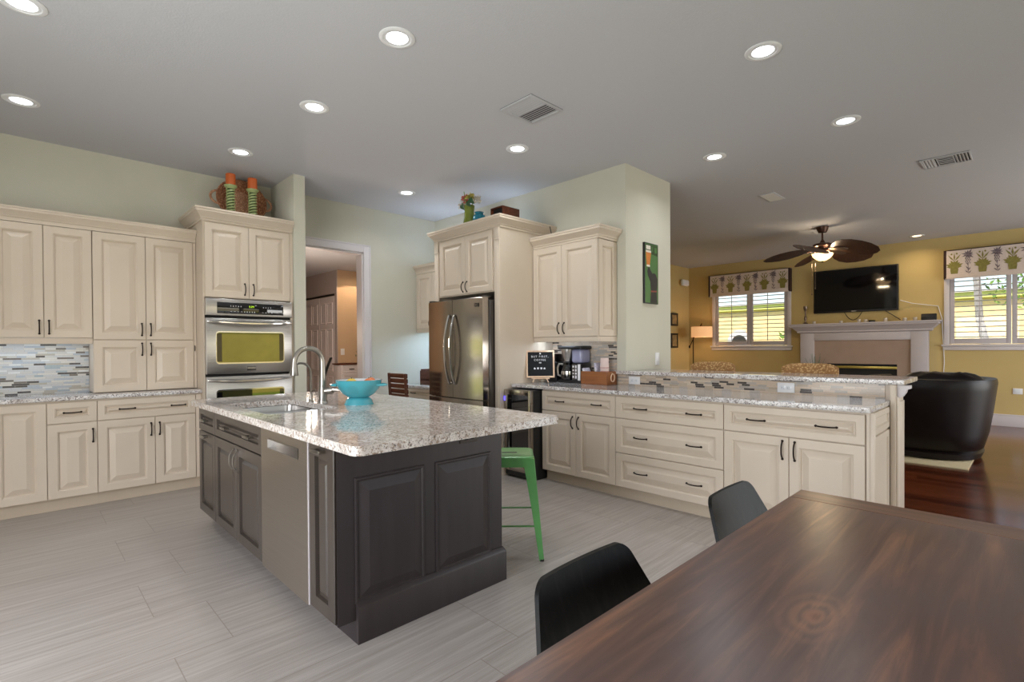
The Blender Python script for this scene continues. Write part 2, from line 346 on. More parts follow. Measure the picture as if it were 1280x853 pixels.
# ---------------------------------------------------------------- mesh builder
BASE = {}
class MB:
    def __init__(s): s.v = []; s.f = []; s.mi = []; s.cur = 0; s.T = None
    def add(s, vs, fs):
        o = len(s.v)
        for p in vs:
            p = Vector(p)
            if s.T is not None: p = s.T @ p
            s.v.append(p)
        for f in fs: s.f.append(tuple(i + o for i in f)); s.mi.append(s.cur)
        return s
    def box(s, x0, x1, y0, y1, z0, z1, b=0., seg=2):
        if b <= 0:
            vs = [(x, y, z) for x in (x0, x1) for y in (y0, y1) for z in (z0, z1)]
            return s.add(vs, [(0, 1, 3, 2), (4, 6, 7, 5), (0, 4, 5, 1), (2, 3, 7, 6), (0, 2, 6, 4), (1, 5, 7, 3)])
        bm = bmesh.new(); bmesh.ops.create_cube(bm, size=1)
        for v in bm.verts:
            v.co = Vector(((x0 + x1) / 2 + v.co.x * (x1 - x0), (y0 + y1) / 2 + v.co.y * (y1 - y0), (z0 + z1) / 2 + v.co.z * (z1 - z0)))
        b = min(b, .49 * min(abs(x1 - x0), abs(y1 - y0), abs(z1 - z0)))
        bmesh.ops.bevel(bm, geom=bm.edges[:], offset=b, segments=seg, profile=.5, affect='EDGES')
        s.take(bm); return s
    def take(s, bm):
        bm.verts.index_update()
        s.add([v.co.copy() for v in bm.verts], [[v.index for v in f.verts] for f in bm.faces]); bm.free()
    def loops(s, ls, cap0=True, cap1=True, closed=True):
        n = len(ls[0]); vs = [p for l in ls for p in l]; fs = []
        for k in range(len(ls) - 1):
            for i in range(n if closed else n - 1):
                j = (i + 1) % n
                fs.append((k * n + i, k * n + j, (k + 1) * n + j, (k + 1) * n + i))
        if cap0: fs.append(tuple(range(n)))
        if cap1: fs.append(tuple(range((len(ls) - 1) * n, len(ls) * n)))
        return s.add(vs, fs)
    def tube(s, pts, r, n=8, caps=True, flat=1.):
        pts = [Vector(p) for p in pts]; k = len(pts)
        rs = r if isinstance(r, (list, tuple)) else [r] * k
        ls = []; prev = None
        for i, p in enumerate(pts):
            d = (pts[min(i + 1, k - 1)] - pts[max(i - 1, 0)]).normalized()
            if prev is None:
                a = Vector((0, 0, 1)) if abs(d.z) < .9 else Vector((1, 0, 0))
                prev = (a - d * a.dot(d)).normalized()
            else: prev = (prev - d * prev.dot(d)).normalized()
            q = d.cross(prev)
            ls.append([p + prev * math.cos(2 * PI * t / n) * rs[i] * flat + q * math.sin(2 * PI * t / n) * rs[i] for t in range(n)])
        return s.loops(ls, caps, caps)
    def lathe(s, prof, c=(0, 0, 0), n=24, cap=True):
        ls = [[(c[0] + r * math.cos(2 * PI * t / n), c[1] + r * math.sin(2 * PI * t / n), c[2] + z) for t in range(n)] for r, z in prof]
        return s.loops(ls, cap, cap)
    def ell(s, c, r, n=16, k=10):
        ls = []
        for i in range(1, k):
            a = -PI / 2 + PI * i / k
            ls.append([(c[0] + r[0] * math.cos(a) * math.cos(2 * PI * t / n), c[1] + r[1] * math.cos(a) * math.sin(2 * PI * t / n), c[2] + r[2] * math.sin(a)) for t in range(n)])
        return s.loops(ls)
    def prism(s, poly, fn, d0, d1):
        return s.loops([[fn(u, v, d0) for u, v in poly], [fn(u, v, d1) for u, v in poly]])
    # boxes and panels in a cabinet front's own frame: u along the front, v up, n outwards
    def mbox(s, M, u0, u1, v0, v1, n0, n1, b=0.):
        p = M(u0, v0, n0); q = M(u1, v1, n1)
        return s.box(min(p[0], q[0]), max(p[0], q[0]), min(p[1], q[1]), max(p[1], q[1]), min(p[2], q[2]), max(p[2], q[2]), b)
    def panel(s, M, u0, u1, v0, v1, t=.02, f=.055, style='cream'):
        f = min(f, .3 * min(u1 - u0, v1 - v0))
        if style == 'cream': pr = [(0, 0), (0, t - .003), (.003, t), (f, t), (f + .004, t - .004), (f + .009, t - .006), (f + .011, t - .018), (f + .017, t - .018), (f + .058, t - .001)]
        elif style == 'dark': pr = [(0, 0), (0, t - .003), (.003, t), (f, t), (f + .003, t - .017), (f + .018, t - .018), (f + .034, t - .006)]
        elif style == 'end': pr = [(0, 0), (0, .004), (.005, .007), (.012, .007), (.017, .002), (.022, .002), (f * .85, .016)]
        elif style == 'flat': pr = [(0, 0), (0, t - .003), (.003, t), (f, t), (f + .008, t - .008)]
        lim = .47 * min(u1 - u0, v1 - v0)
        ls = []
        for i, n in pr:
            i = min(i, lim)
            ls.append([M(u0 + i, v0 + i, n), M(u1 - i, v0 + i, n), M(u1 - i, v1 - i, n), M(u0 + i, v1 - i, n)])
        return s.loops(ls)
    def build(s, name, mats, parent=None, smooth=35, loc=None):
        mats = mats if isinstance(mats, (list, tuple)) else [mats]
        root = parent
        while root is not None and root.parent is not None: root = root.parent
        off = BASE.get(root.name, Vector((0, 0, 0))) if root is not None else (Vector(loc) if loc is not None else Vector((0, 0, 0)))
        me = bpy.data.meshes.new(name)
        me.from_pydata([tuple(p - off) for p in s.v], [], s.f)
        for x in mats: me.materials.append(M_[x])
        me.polygons.foreach_set('material_index', s.mi)
        bm = bmesh.new(); bm.from_mesh(me); bmesh.ops.recalc_face_normals(bm, faces=bm.faces[:]); bm.to_mesh(me); bm.free()
        if smooth:
            me.polygons.foreach_set('use_smooth', [True] * len(me.polygons))
            me.set_sharp_from_angle(angle=math.radians(smooth))
        me.update()
        o = bpy.data.objects.new(name, me); COL.objects.link(o)
        if parent is not None: o.parent = parent
        elif loc is not None: o.location = loc
        return o

def tag(o, label, cat, group=None, kind=None):
    o['label'] = label; o['category'] = cat
    if group: o['group'] = group
    if kind: o['kind'] = kind
    return o
def thing(name, label, cat, loc=(0, 0, 0), group=None, rot=0., local=False):
    o = bpy.data.objects.new(name, None); COL.objects.link(o); o.location = loc; o.empty_display_size = .1
    o.rotation_euler = (0, 0, rot)
    BASE[o.name] = Vector((0, 0, 0)) if local else Vector(loc)
    return tag(o, label, cat, group)
def structure(o): o['kind'] = 'structure'; return o
def copy_tree(o, parent=None):
    c = o.copy(); COL.objects.link(c)
    if parent is not None: c.parent = parent
    for ch in list(o.children): copy_tree(ch, c)
    return c
def S(pos): return lambda u, v, n: Vector((u, pos - n, v))      # a front that faces -y
def Wf(pos): return lambda u, v, n: Vector((pos - n, u, v))     # a front that faces -x
def arc(n, a0, a1): return [a0 + (a1 - a0) * i / n for i in range(n + 1)]

def pull(M, u, v, length, vertical, n0=.02, r=.0048, out=.028):
    mb = MB(); pts = []
    for i in range(11):
        t = i / 10 * 2 - 1
        h = out * (1 - abs(t) ** 2.6) * .9 + .004 if abs(t) < 1 else 0
        a = t * length / 2
        pts.append(M(u, v + a, n0 + h) if vertical else M(u + a, v, n0 + h))
    mb.tube(pts, r, 8)
    for e in (-1, 1):
        a = e * length / 2
        p = M(u, v + a, n0) if vertical else M(u + a, v, n0)
        q = M(u, v + a, n0 + .006) if vertical else M(u + a, v, n0 + .006)
        mb.tube([p, q], r * 1.7, 8)
    return mb
def flatpull(M, u, v, length, n0=.02):
    mb = MB()
    mb.mbox(M, u - length / 2, u + length / 2, v - .009, v + .009, n0 + .026, n0 + .036, .004)
    for e in (-1, 1): mb.mbox(M, u + e * length * .32 - .006, u + e * length * .32 + .006, v - .006, v + .006, n0, n0 + .028)
    return mb
def door(root, M, u0, u1, v0, v1, handle=None, mt='cream', style='cream', hm='bronze', hl=.105, f=.058, flat=False):
    g = .0017
    d = MB().panel(M, u0 + g, u1 - g, v0 + g, v1 - g, .02, f, style).build('door', mt, root, smooth=9)
    for h in ([] if handle is None else [handle]):
        (flatpull(M, h[0], h[1], hl) if flat else pull(M, h[0], h[1], hl, True)).build('handle', hm, d)
    return d
def drawer(root, M, u0, u1, v0, v1, hs, mt='cream', style='cream', hm='bronze', hl=.105, f=.045, flat=False):
    g = .0017
    d = MB().panel(M, u0 + g, u1 - g, v0 + g, v1 - g, .02, f, style).build('drawer', mt, root, smooth=9)
    for u in hs:
        (flatpull(M, u, (v0 + v1) / 2, hl) if flat else pull(M, u, (v0 + v1) / 2, hl, False)).build('handle', hm, d)
    return d
def crown(M, u0, u1, depth, z0, prof, left=True, right=True):
    """moulding round a cabinet top: prof = (outset, height) from the carcass face"""
    mb = MB(); ls = []
    for o, h in prof:
        a = u0 - (o if left else 0); b = u1 + (o if right else 0)
        ls.append([M(a, z0 + h, o), M(b, z0 + h, o), M(b, z0 + h, -depth), M(a, z0 + h, -depth)])
    return mb.loops(ls)
CROWN = [(.0, 0), (.012, 0), (.012, .018), (.02, .024), (.02, .034), (.032, .05), (.05, .07), (.058, .078), (.064, .078), (.064, .094), (.07, .1), (.07, .115), (.0, .115)]
CROWN_S = [(.0, 0), (.02, 0), (.02, .028), (.026, .034), (.026, .042), (.034, .055), (.05, .075), (.054, .08), (.06, .08), (.06, .096), (.064, .1), (.064, .112), (0., .112)]
def carcass(M, u0, u1, v0, v1, depth): return MB().mbox(M, u0, u1, v0, v1, -depth, 0)

# ================================================================ the room
CEIL = 3.068
def sbox(name, mt, *boxes, parent=None):
    mb = MB()
    for b in boxes: mb.box(*b)
    return structure(mb.build(name, mt, parent, smooth=0))
sbox('floor', 'tile', (-1.7, 4.35, -3.3, 6.02, -.06, 0))
sbox('floor_living', 'plank', (4.35, 11.2, -3.3, 5.6, -.06, 0))
sbox('ceiling', 'ceiling', (-1.8, 11.2, -3.4, 6.02, CEIL, CEIL + .1))
sbox('wall_back', 'sage', (-1.7, 2.23, 5.9, 6.02, 0, CEIL), (2.23, 3.13, 5.9, 6.02, 2.49, CEIL), (3.13, 4.24, 5.9, 6.02, 0, CEIL))
sbox('wall_stub', 'sage', (2.027, 2.144, 5.26, 5.9, 0, CEIL))
sbox('wall_pier', 'sage', (4.24, 5.112, 2.76, 6.02, 0, CEIL))
sbox('wall_living_back', 'yellow', (5.112, 11.2, 5.5, 5.6, 0, CEIL))
W1, W2, WZ = (3.42, 4.88), (-.51, .955), (1.29, 2.62)
sbox('wall_living_far', 'yellow', (11.04, 11.2, -3.3, 5.5, 0, WZ[0]), (11.04, 11.2, -3.3, 5.5, WZ[1], CEIL), (11.04, 11.2, -3.3, W2[0], *WZ), (11.04, 11.2, W2[1], W1[0], *WZ), (11.04, 11.2, W1[1], 5.5, *WZ))
sbox('wall_right', 'sage', (-1.7, -.3, -3.3, -3.2, 0, 2.3), (2.7, 3.2, -3.3, -3.2, 0, 2.3), (5.2, 6.4, -3.3, -3.2, 0, 2.3), (10, 11.04, -3.3, -3.2, 0, 2.3), (-1.7, 11.04, -3.3, -3.2, 2.3, CEIL))
sbox('wall_front', 'sage', (-1.7, -1.6, -3.2, .3, 0, CEIL), (-1.7, -1.6, 2.9, 5.9, 0, CEIL), (-1.7, -1.6, .3, 2.9, 2.3, CEIL))
# room beyond the doorway
sbox('floor_hall', 'plank', (1.5, 6.6, 6.02, 13, -.06, 0))
sbox('ceiling_hall', 'ceiling', (1.4, 6.6, 6.02, 13, 2.75, 2.85))
sbox('wall_hall_block', 'tan', (4.27, 6.6, 9.03, 13, 0, 2.75))
sbox('wall_hall_closet', 'greywall', (4.255, 4.27, 9.03, 13, 2.30, 2.75), (4.255, 4.27, 9.03, 9.13, 0, 2.30), (4.255, 4.27, 10.46, 13, 0, 2.30))
sbox('wall_hall_left', 'tan', (1.4, 1.5, 6.02, 13, 0, 2.75))
sbox('wall_hall_right', 'tan', (6.5, 6.6, 6.02, 9.03, 0, 2.75))
sbox('wall_hall_back', 'tan', (1.5, 4.27, 13, 13.1, 0, 2.75))
light('hall_downlight', 'SPOT', (4.55, 8.55, 2.72), 22, (1, .74, .48), direction=(0, .08, -1)).data.spot_size = math.radians(120)
light('hall_fill', 'POINT', (3.0, 7.4, 1.5), 60, (1, .82, .66), .15)  # unseen point lamp added to brighten the hall like bounced light

# doorway casing
d1 = structure(MB().box(3.13, 3.225, 5.878, 5.9, 0, 2.588, .004).box(2.144, 3.13, 5.878, 5.9, 2.49, 2.588, .004).box(3.205, 3.225, 5.87, 5.9, 0, 2.588, .003).box(2.144, 3.225, 5.87, 5.9, 2.57, 2.588, .003).build('door_1', 'trim'))
structure(MB().box(3.112, 3.13, 5.9, 6.04, 0, 2.49).box(2.144, 3.13, 5.9, 6.04, 2.472, 2.49).build('door_jamb', 'trim', d1))

# closet door in the hall, two six-panel leaves under a track
d2 = structure(MB().box(4.245, 4.255, 9.12, 10.47, 2.275, 2.31).build('door_2', 'frameblk'))
for a, b in ((9.135, 9.79), (9.80, 10.455)):
    mb = MB(); Mx = Wf(4.262)
    mb.mbox(Mx, a, b, .02, 2.27, -.006, .008)
    for u0, u1 in ((a + .07, (a + b) / 2 - .03), ((a + b) / 2 + .03, b - .07)):
        for v0, v1 in ((.15, .75), (.85, 1.65), (1.75, 2.15)):
            mb.panel(lambda u, v, n: Mx(u, v, n + .008), u0, u1, v0, v1, .011, .02, 'flat')
    structure(mb.build('door_leaf', 'trim', d2))

# baseboards of the living room
structure(MB().box(11.018, 11.04, -3.2, 1.21, 0, .16, .004).box(11.026, 11.04, -3.2, 1.21, .16, .19, .004).box(11.018, 11.04, 3.14, 5.5, 0, .16, .004).box(11.026, 11.04, 3.14, 5.5, .16, .19, .004).build('baseboard_far', 'trim'))
structure(MB().box(5.112, 11.018, 5.478, 5.5, 0, .16, .004).box(5.112, 11.026, 5.486, 5.5, .16, .19, .004).build('baseboard_back', 'trim'))

# windows with plantation shutters
def window(name, y0, y1):
    M = Wf(11.04); z0, z1 = WZ
    mb = MB()
    mb.mbox(M, y0 - .07, y0, z0 - .02, z1 + .08, 0, .022, .004).mbox(M, y1, y1 + .07, z0 - .02, z1 + .08, 0, .022, .004)
    mb.mbox(M, y0, y1, z1, z1 + .08, 0, .022, .004)
    w = structure(mb.build(name, 'trim'))
    structure(MB().mbox(M, y0 - .10, y1 + .10, z0 - .035, z0 - .005, 0, .06, .006).mbox(M, y0 - .085, y1 + .085, z0 - .10, z0 - .035, 0, .03, .008).build('window_sill', 'trim', w))
    structure(MB().mbox(M, y0, y1, z0, z1, -.135, -.13).build('window_glass', 'glass', w))
    mid = (y0 + y1) / 2
    for a, b in ((y0 + .004, mid - .004), (mid + .004, y1 - .004)):
        f = .058; c = MB()
        c.mbox(M, a, a + f, z0 + .004, z1 - .004, -.028, .004, .004).mbox(M, b - f, b, z0 + .004, z1 - .004, -.028, .004, .004)
        c.mbox(M, a + f, b - f, z0 + .004, z0 + .09, -.028, .004, .003).mbox(M, a + f, b - f, z1 - .09, z1 - .004, -.028, .004, .003)
        sp = structure(c.build('shutter_frame', 'mantel', w))
        lv = MB(); z = z0 + .115
        while z < z1 - .1:
            ls = []
            for uu in (a + f + .002, b - f - .002):
                ls.append([M(uu, z + .0055 * math.sin(t) + .10 * .040 * math.cos(t), -.012 + .040 * math.cos(t)) for t in arc(11, 0, 2 * PI * 11 / 12)])
            lv.loops(ls); z += .083
        structure(lv.build('louvers', 'trim', sp))
        structure(MB().mbox(M, (a + b) / 2 - .006, (a + b) / 2 + .006, z0 + .1, z1 - .1, .030, .040).build('tilt_rod', 'mantel', sp))
    return w
window('window_1', *W1); window('window_2', *W2)

# half wall of the peninsula
sbox('wall_peninsula', 'cream', (4.24, 4.44, .66, 2.76, 0, 1.016))
b = MB().box(4.232, 4.24, 2.865, 3.70, .914, 1.36).box(4.232, 4.24, .70, 2.865, .914, 1.016).build('backsplash', 'mos_r')
tag(b, 'tan mosaic strip backsplash behind the coffee maker and under the raised bar', 'backsplash', kind='structure')
b = MB().box(-.60, .452, 5.89, 5.9, .914, 1.36).build('backsplash', 'mos_l')
tag(b, 'blue and grey mosaic strip backsplash between counter and left wall cabinets', 'backsplash', kind='structure')

# ================================================================ outside, seen through the windows
o = sbox('lawn', 'grass', (11.2, 26, -14, 14, -.32, -.3), (-12, 11.2, -14, -3.4, -.32, -.3), (-12, -1.8, -3.4, 9, -.32, -.3)); o.name = 'ground'
h = thing('neighbour_house', 'yellow stucco house with pale eave outside the living room windows', 'house', (18, 3, -.3))
hw = MB().box(18, 18.3, -4, 14, -.3, 2.50).build('wall', 'yhouse', h)
MB().box(17.86, 18.3, -4.2, 14.2, 2.50, 2.66).build('eave', 'eave', h)
MB().loops([[(17.8, -4.3, 2.66), (17.8, 14.3, 2.66), (17.86, 14.3, 2.70), (17.86, -4.3, 2.70)], [(20.5, -4.3, 2.74), (20.5, 14.3, 2.74), (20.5, 14.3, 2.78), (20.5, -4.3, 2.78)]]).build('roof', 'roof', h)
pts = [(.40 * math.cos(a), .40 * math.sin(a)) for a in arc(16, 0, PI)]; pin = [(.26 * math.cos(a), .28 * math.sin(a)) for a in arc(16, 0, PI)]
fr = MB().loops([[(17.93, 7.1 + u, 1.42 + v) for u, v in pts + [(-.4, -.5), (.4, -.5)]], [(18, 7.1 + u, 1.42 + v) for u, v in pts + [(-.4, -.5), (.4, -.5)]]]).build('window_frame', 'trim', h)
MB().loops([[(17.92, 7.1 + u, 1.38 + v) for u, v in pin], [(17.94, 7.1 + u, 1.38 + v) for u, v in pin]]).build('pane', 'steel_d', fr)
def bush(name, label, c, r, n, cat, mt='hedge', sz=.09, trunk=None):
    o = thing(name, label, cat, (c[0], c[1], -.3))
    mb = MB(); rnd = random.Random(int(c[0] * 100 + c[1] * 37))
    for _ in range(n):
        d = Vector((rnd.gauss(0, 1), rnd.gauss(0, 1), rnd.gauss(0, 1))).normalized() * (rnd.random() ** .4)
        p = Vector(c) + Vector((d.x * r[0], d.y * r[1], d.z * r[2]))
        a = Vector((rnd.gauss(0, 1), rnd.gauss(0, 1), rnd.gauss(0, 1))).normalized(); bb = a.orthogonal().normalized(); k = sz * (.6 + rnd.random())
        mb.add([p - a * k, p + bb * k * .45, p + a * k, p - bb * k * .45], [(0, 1, 2, 3)])
    mb.build('foliage', mt, o, smooth=0)
    if trunk: MB().tube([(x, y, z) for x, y, z, q in trunk], [q for x, y, z, q in trunk], 10).build('trunk', 'bark', o)
    else: MB().tube([(c[0], c[1], -.3), (c[0], c[1], c[2])], [.05, .03], 6).build('stem', 'bark', o)
    return o
bush('tree', 'grey leaning tree trunk with thin leafy twigs outside the right living room window', (15.1, .15, 2.5), (.4, .65, .5), 150, 'tree', 'hedge', .05,
     [(15, .58, -.3, .13), (15, .66, .9, .085), (15, .72, 1.42, .075), (15, .80, 1.82, .07), (15, .85, 2.8, .065), (15, .88, 4.2, .06)])
bush('shrub', 'green shrub below the right pane of the window beside the lamp', (13.4, 4.0, .75), (.5, .7, 1.0), 420, 'shrub')
bush('shrub', 'dark leafy shrub beyond the right half of the window by the armchair', (14.2, -.7, 1.3), (.7, .8, 1.6), 420, 'shrub', 'leafg')
# unseen yellow wall added outside to give the oven glass its reflection
gw = thing('added_mirrored_wall', 'added yellow wall out of view, mirrored in the oven glass', 'wall', (4, -9, -.3))
MB().box(-4, 14, -9.2, -9, -.3, 1.9).build('wall', 'yhouse', gw)
MB().box(-4.05, 14.05, -9.25, -8.95, 1.9, 2.0, .02).build('coping', 'eave', gw)

# ================================================================ cream cabinets along the left wall
def base_cab(label, M, u0, u1, depth, loc, group):
    t = thing('base_cabinet', label, 'cabinet', loc, group)
    carcass(M, u0, u1, .105, .882, depth).build('carcass', 'cream', t)
    MB().mbox(M, u0, u1, 0, .105, -depth + .005, -.05).build('toe_kick', 'toe', t)
    return t
GB, GU = 'cream base cabinets', 'cream wall cabinets'
M = S(5.395); dep = .495
c = base_cab('cream base cabinet with two tall narrow doors and no drawer at left picture edge', M, -.47, .153, dep, (-.16, 5.65, 0), GB)
door(c, M, -.47, -.16, .105, .868, None); door(c, M, -.16, .153, .105, .868, (-.128, .775))
c = base_cab('narrow cream base cabinet with one drawer over one door under mosaic', M, .153, .461, dep, (.3, 5.65, 0), GB)
drawer(c, M, .153, .461, .70, .868, [.307]); door(c, M, .153, .461, .105, .697, (.432, .585))
c = base_cab('wide cream base cabinet with one two-handled drawer over two doors beside the oven', M, .461, 1.214, dep, (.84, 5.65, 0), GB)
drawer(c, M, .461, 1.165, .70, .868, [.66, 1.03]); door(c, M, .461, .855, .105, .697, (.825, .59)); door(c, M, .855, 1.165, .105, .697, (.887, .59))
MB().mbox(M, 1.168, 1.213, .105, .868, 0, .018, .002).build('filler_strip', 'cream', c)
def rr(x0, x1, y0, y1, r, n=6):
    P = []
    rs = r if isinstance(r, (list, tuple)) else [r] * 4
    for (cx, cy, a), q in zip(((x1, y1, 0), (x0, y1, PI / 2), (x0, y0, PI), (x1, y0, 1.5 * PI)), rs):
        sx = -1 if cx == x1 else 1; sy = -1 if cy == y1 else 1
        if q <= 0: P.append((cx, cy)); continue
        for t in arc(n, a, a + PI / 2): P.append((cx + sx * q + q * math.cos(t), cy + sy * q + q * math.sin(t)))
    return P
def slab(poly, z0, z1, e=.004):
    """stone slab with eased edges; poly is convex enough to shrink about its centre"""
    cx = sum(p[0] for p in poly) / len(poly); cy = sum(p[1] for p in poly) / len(poly)
    hx = max(abs(p[0] - cx) for p in poly); hy = max(abs(p[1] - cy) for p in poly)
    def sh(d): return [(cx + (x - cx) * (1 - d / hx), cy + (y - cy) * (1 - d / hy)) for x, y in poly]
    ls = []
    for d, z in ((e, z0), (e * .3, z0 + e * .3), (0, z0 + e), (0, z1 - e), (e * .3, z1 - e * .3), (e, z1)):
        ls.append([(x, y, z) for x, y in sh(d)])
    return MB().loops(ls)
tag(slab(rr(-.6, 1.213, 5.35, 5.888, 0), .882, .914).build('countertop', 'granite_p', loc=(.3, 5.6, .882)), 'speckled pale granite countertop on the left wall cabinets', 'countertop')

M = S(5.55); dep = .35
c = thing('wall_cabinet', 'cream wall cabinet with tall narrow doors hung above the blue mosaic', 'cabinet', (.15, 5.72, 1.335), GU)
carcass(M, -.45, .452, 1.385, 2.29, dep).build('carcass', 'cream', c)
door(c, M, -.45, -.152, 1.385, 2.29, (-.18, 1.47)); door(c, M, -.15, .15, 1.385, 2.29, (.122, 1.47)); door(c, M, .15, .452, 1.385, 2.29, (.18, 1.47))
MB().mbox(M, -.45, .452, 1.335, 1.384, -.02, .008, .003).build('light_rail', 'cream', c)
MB().box(-.3, .35, 5.64, 5.67, 1.36, 1.383).build('strip_light', 'led', c)
light('under_cabinet_left', 'AREA', (.05, 5.66, 1.354), 0.7, (.72, .86, 1), .7, .03, (0, .1, -1))
tag(crown(M, -.45, 1.213, dep, 2.292, CROWN_S, False, False).build('crown_molding', 'cream', smooth=15, loc=(.38, 5.6, 2.292)), 'long cream crown moulding along the left wall cabinets up to the oven tower', 'moulding')
c = thing('wall_cabinet', 'four-door cream cabinet standing on the left granite counter beside the oven tower', 'cabinet', (.83, 5.72, .914), GU)
carcass(M, .454, 1.213, .918, 2.29, dep).build('carcass', 'cream', c)
for a, b in ((.454, .822), (.822, 1.19)):
    hu = .790 if a < .5 else .855
    door(c, M, a, b, 1.372, 2.29, (hu, 1.463)); door(c, M, a, b, .92, 1.368, (hu, 1.288))
MB().mbox(M, 1.191, 1.213, .92, 2.29, 0, .012).build('filler_strip', 'cream', c)
MB().tube([(1.197, 5.535, 1.27), (1.197, 5.527, 1.28), (1.197, 5.527, 1.31), (1.197, 5.535, 1.32)], .003, 6).build('handle', 'bronze', c)


# oven tower
M = S(5.30); dep = .59
c = thing('oven_cabinet', 'tall cream oven cabinet with two doors above the steel wall oven', 'cabinet', (1.62, 5.6, 0), None)
mb = MB().mbox(M, 1.216, 2.024, 1.765, 2.465, -dep, 0).mbox(M, 1.216, 1.228, .105, 1.765, -dep, 0).mbox(M, 2.006, 2.024, .105, 1.765, -dep, 0).mbox(M, 1.228, 2.006, .105, .47, -dep, 0).mbox(M, 1.228, 2.006, .47, 1.765, -dep, -dep + .02)
mb.build('carcass', 'cream', c)
MB().mbox(M, 1.216, 2.024, 0, .105, -dep, -.05).build('toe_kick', 'toe', c)
door(c, M, 1.228, 1.605, 1.768, 2.455, (1.565, 1.855)); door(c, M, 1.605, 1.992, 1.768, 2.455, (1.642, 1.855))
MB().mbox(M, 1.994, 2.024, .47, 2.46, 0, .012).build('filler_strip', 'cream', c)
drawer(c, M, 1.228, 2.0, .11, .45, [1.45, 1.78])
crown(M, 1.216, 2.024, dep, 2.465, CROWN, True, False).build('crown_molding', 'cream', c, smooth=15)

# double wall oven
o = thing('double_oven', 'stainless steel double wall oven with black control panel and bar handles', 'oven', (1.61, 5.5, .48))
MB().mbox(M, 1.232, 2.002, .48, 1.758, -.5, .005).build('body', 'gap', o)
cp = MB().mbox(M, 1.226, 1.998, 1.597, 1.756, .005, .048, .006).build('control_panel', 'steel', o)
ds = MB().mbox(M, 1.318, 1.912, 1.617, 1.722, .046, .051, .004).build('display', 'blackglass', cp)
mb = MB()
def seg7(mb, M, u, v, n, ch, w=.010, h=.018, t=.0025):
    on = {'0': 'abcdef', '1': 'bc', '2': 'abged', '4': 'fgbc', '5': 'afgcd', '8': 'abcdefg'}[ch]
    for s in on:
        a = {'a': (0, w, h - t, h), 'd': (0, w, 0, t), 'g': (0, w, h / 2 - t / 2, h / 2 + t / 2), 'f': (0, t, h / 2, h), 'e': (0, t, 0, h / 2), 'b': (w - t, w, h / 2, h), 'c': (w - t, w, 0, h / 2)}[s]
        mb.mbox(M, u + a[0], u + a[1], v + a[2], v + a[3], n, n + .0008)
for i, ch in enumerate('524'): seg7(mb, M, 1.594 + i * .014 + (.004 if i else 0), 1.680, .051, ch)
mb.build('clock_digits', 'lead', ds)
mb = MB()
for i in range(5): mb.mbox(M, 1.43 + i * .022, 1.436 + i * .022, 1.682, 1.694, .051, .0517)
for i in range(4): mb.mbox(M, 1.72 + i * .022, 1.726 + i * .022, 1.68, 1.692, .051, .0517)
for i in range(4): mb.mbox(M, 1.43 + i * .03, 1.444 + i * .03, 1.636, 1.64, .051, .0517)
for i in range(5): mb.mbox(M, 1.55 + i * .022, 1.556 + i * .022, 1.632, 1.644, .051, .0517)
for i in range(4): mb.mbox(M, 1.71 + i * .028, 1.722 + i * .028, 1.636, 1.64, .051, .0517)
mb.build('panel_lettering', 'ventw', ds)
def oven_door(z0, z1, hz, w0, w1):
    d = MB().mbox(M, 1.226, 1.998, z0, z1, .005, .045, .008).build('oven_door', 'steel', o)
    fr_ = MB().loops([[M(u, v, .0445) for u, v in rr(1.306, 1.918, w0 - .012, w1 + .012, .03)], [M(u, v, .0475) for u, v in rr(1.306, 1.918, w0 - .012, w1 + .012, .03)]]).build('window_trim', 'chrome', d)
    g = MB().loops([[M(u, v, .044) for u, v in rr(1.313, 1.911, w0, w1, .025)], [M(u, v, .0485) for u, v in rr(1.313, 1.911, w0, w1, .025)]]).build('oven_window', 'ovenglass', d)
    for a, b in ((1.315, 1.356), (1.870, 1.909)): MB().mbox(M, a, b, w0 + .01, w1 - .01, .048, .0492).build('window_border', 'blackglass', g)
    n = 16; pts = []; rs = []
    for i in range(n + 1):
        t = i / n * 2 - 1
        pts.append(M(1.610 + t * .372, hz - .014 * (1 - t * t) + .006, .052 + .042 * (1 - abs(t) ** 4))); rs.append(.012 + .006 * (1 - t * t))
    MB().tube(pts, rs, 10).build('handle', 'chrome', d)
    return d
d = oven_door(1.052, 1.575, 1.535, 1.158, 1.440)
b = MB().mbox(M, 1.570, 1.652, 1.078, 1.118, .045, .048, .002).build('badge', 'steel_d', d)
mb = MB()
for i in range(8): mb.mbox(M, 1.577 + i * .0088, 1.5825 + i * .0088, 1.096, 1.108, .048, .0488)
mb.build('badge_lettering', 'nickel', b)
oven_door(.50, 1.030, .992, .62, .895)

# ================================================================ cream cabinets and bar of the peninsula
M = Wf(3.635); dep = .595
HL = .10
c = base_cab('cream peninsula base cabinet below the coffee maker, two-handled drawer over two doors', M, 2.464, 3.303, dep, (3.9, 2.88, 0), GB)
drawer(c, M, 2.464, 3.303, .683, .868, [2.659, 3.078], hl=HL); door(c, M, 2.464, 2.889, .105, .680, (2.857, .594)); door(c, M, 2.889, 3.303, .105, .680, (2.925, .594))
c = base_cab('cream peninsula base cabinet made of three wide stacked drawers', M, 1.544, 2.463, dep, (3.9, 2.0, 0), GB)
for a, b in ((.683, .868), (.392, .680), (.105, .389)): drawer(c, M, 1.544, 2.463, a, b, [1.766, 2.222], hl=.115, f=.055)
c = base_cab('cream peninsula base cabinet at the open end, behind the dining table corner', M, .69, 1.543, dep, (3.9, 1.12, 0), GB)
drawer(c, M, .694, 1.543, .683, .868, [.899, 1.321], hl=.115); door(c, M, .694, 1.114, .105, .680, (1.078, .594), hl=.12); door(c, M, 1.114, 1.543, .105, .680, (1.152, .594), hl=.12)
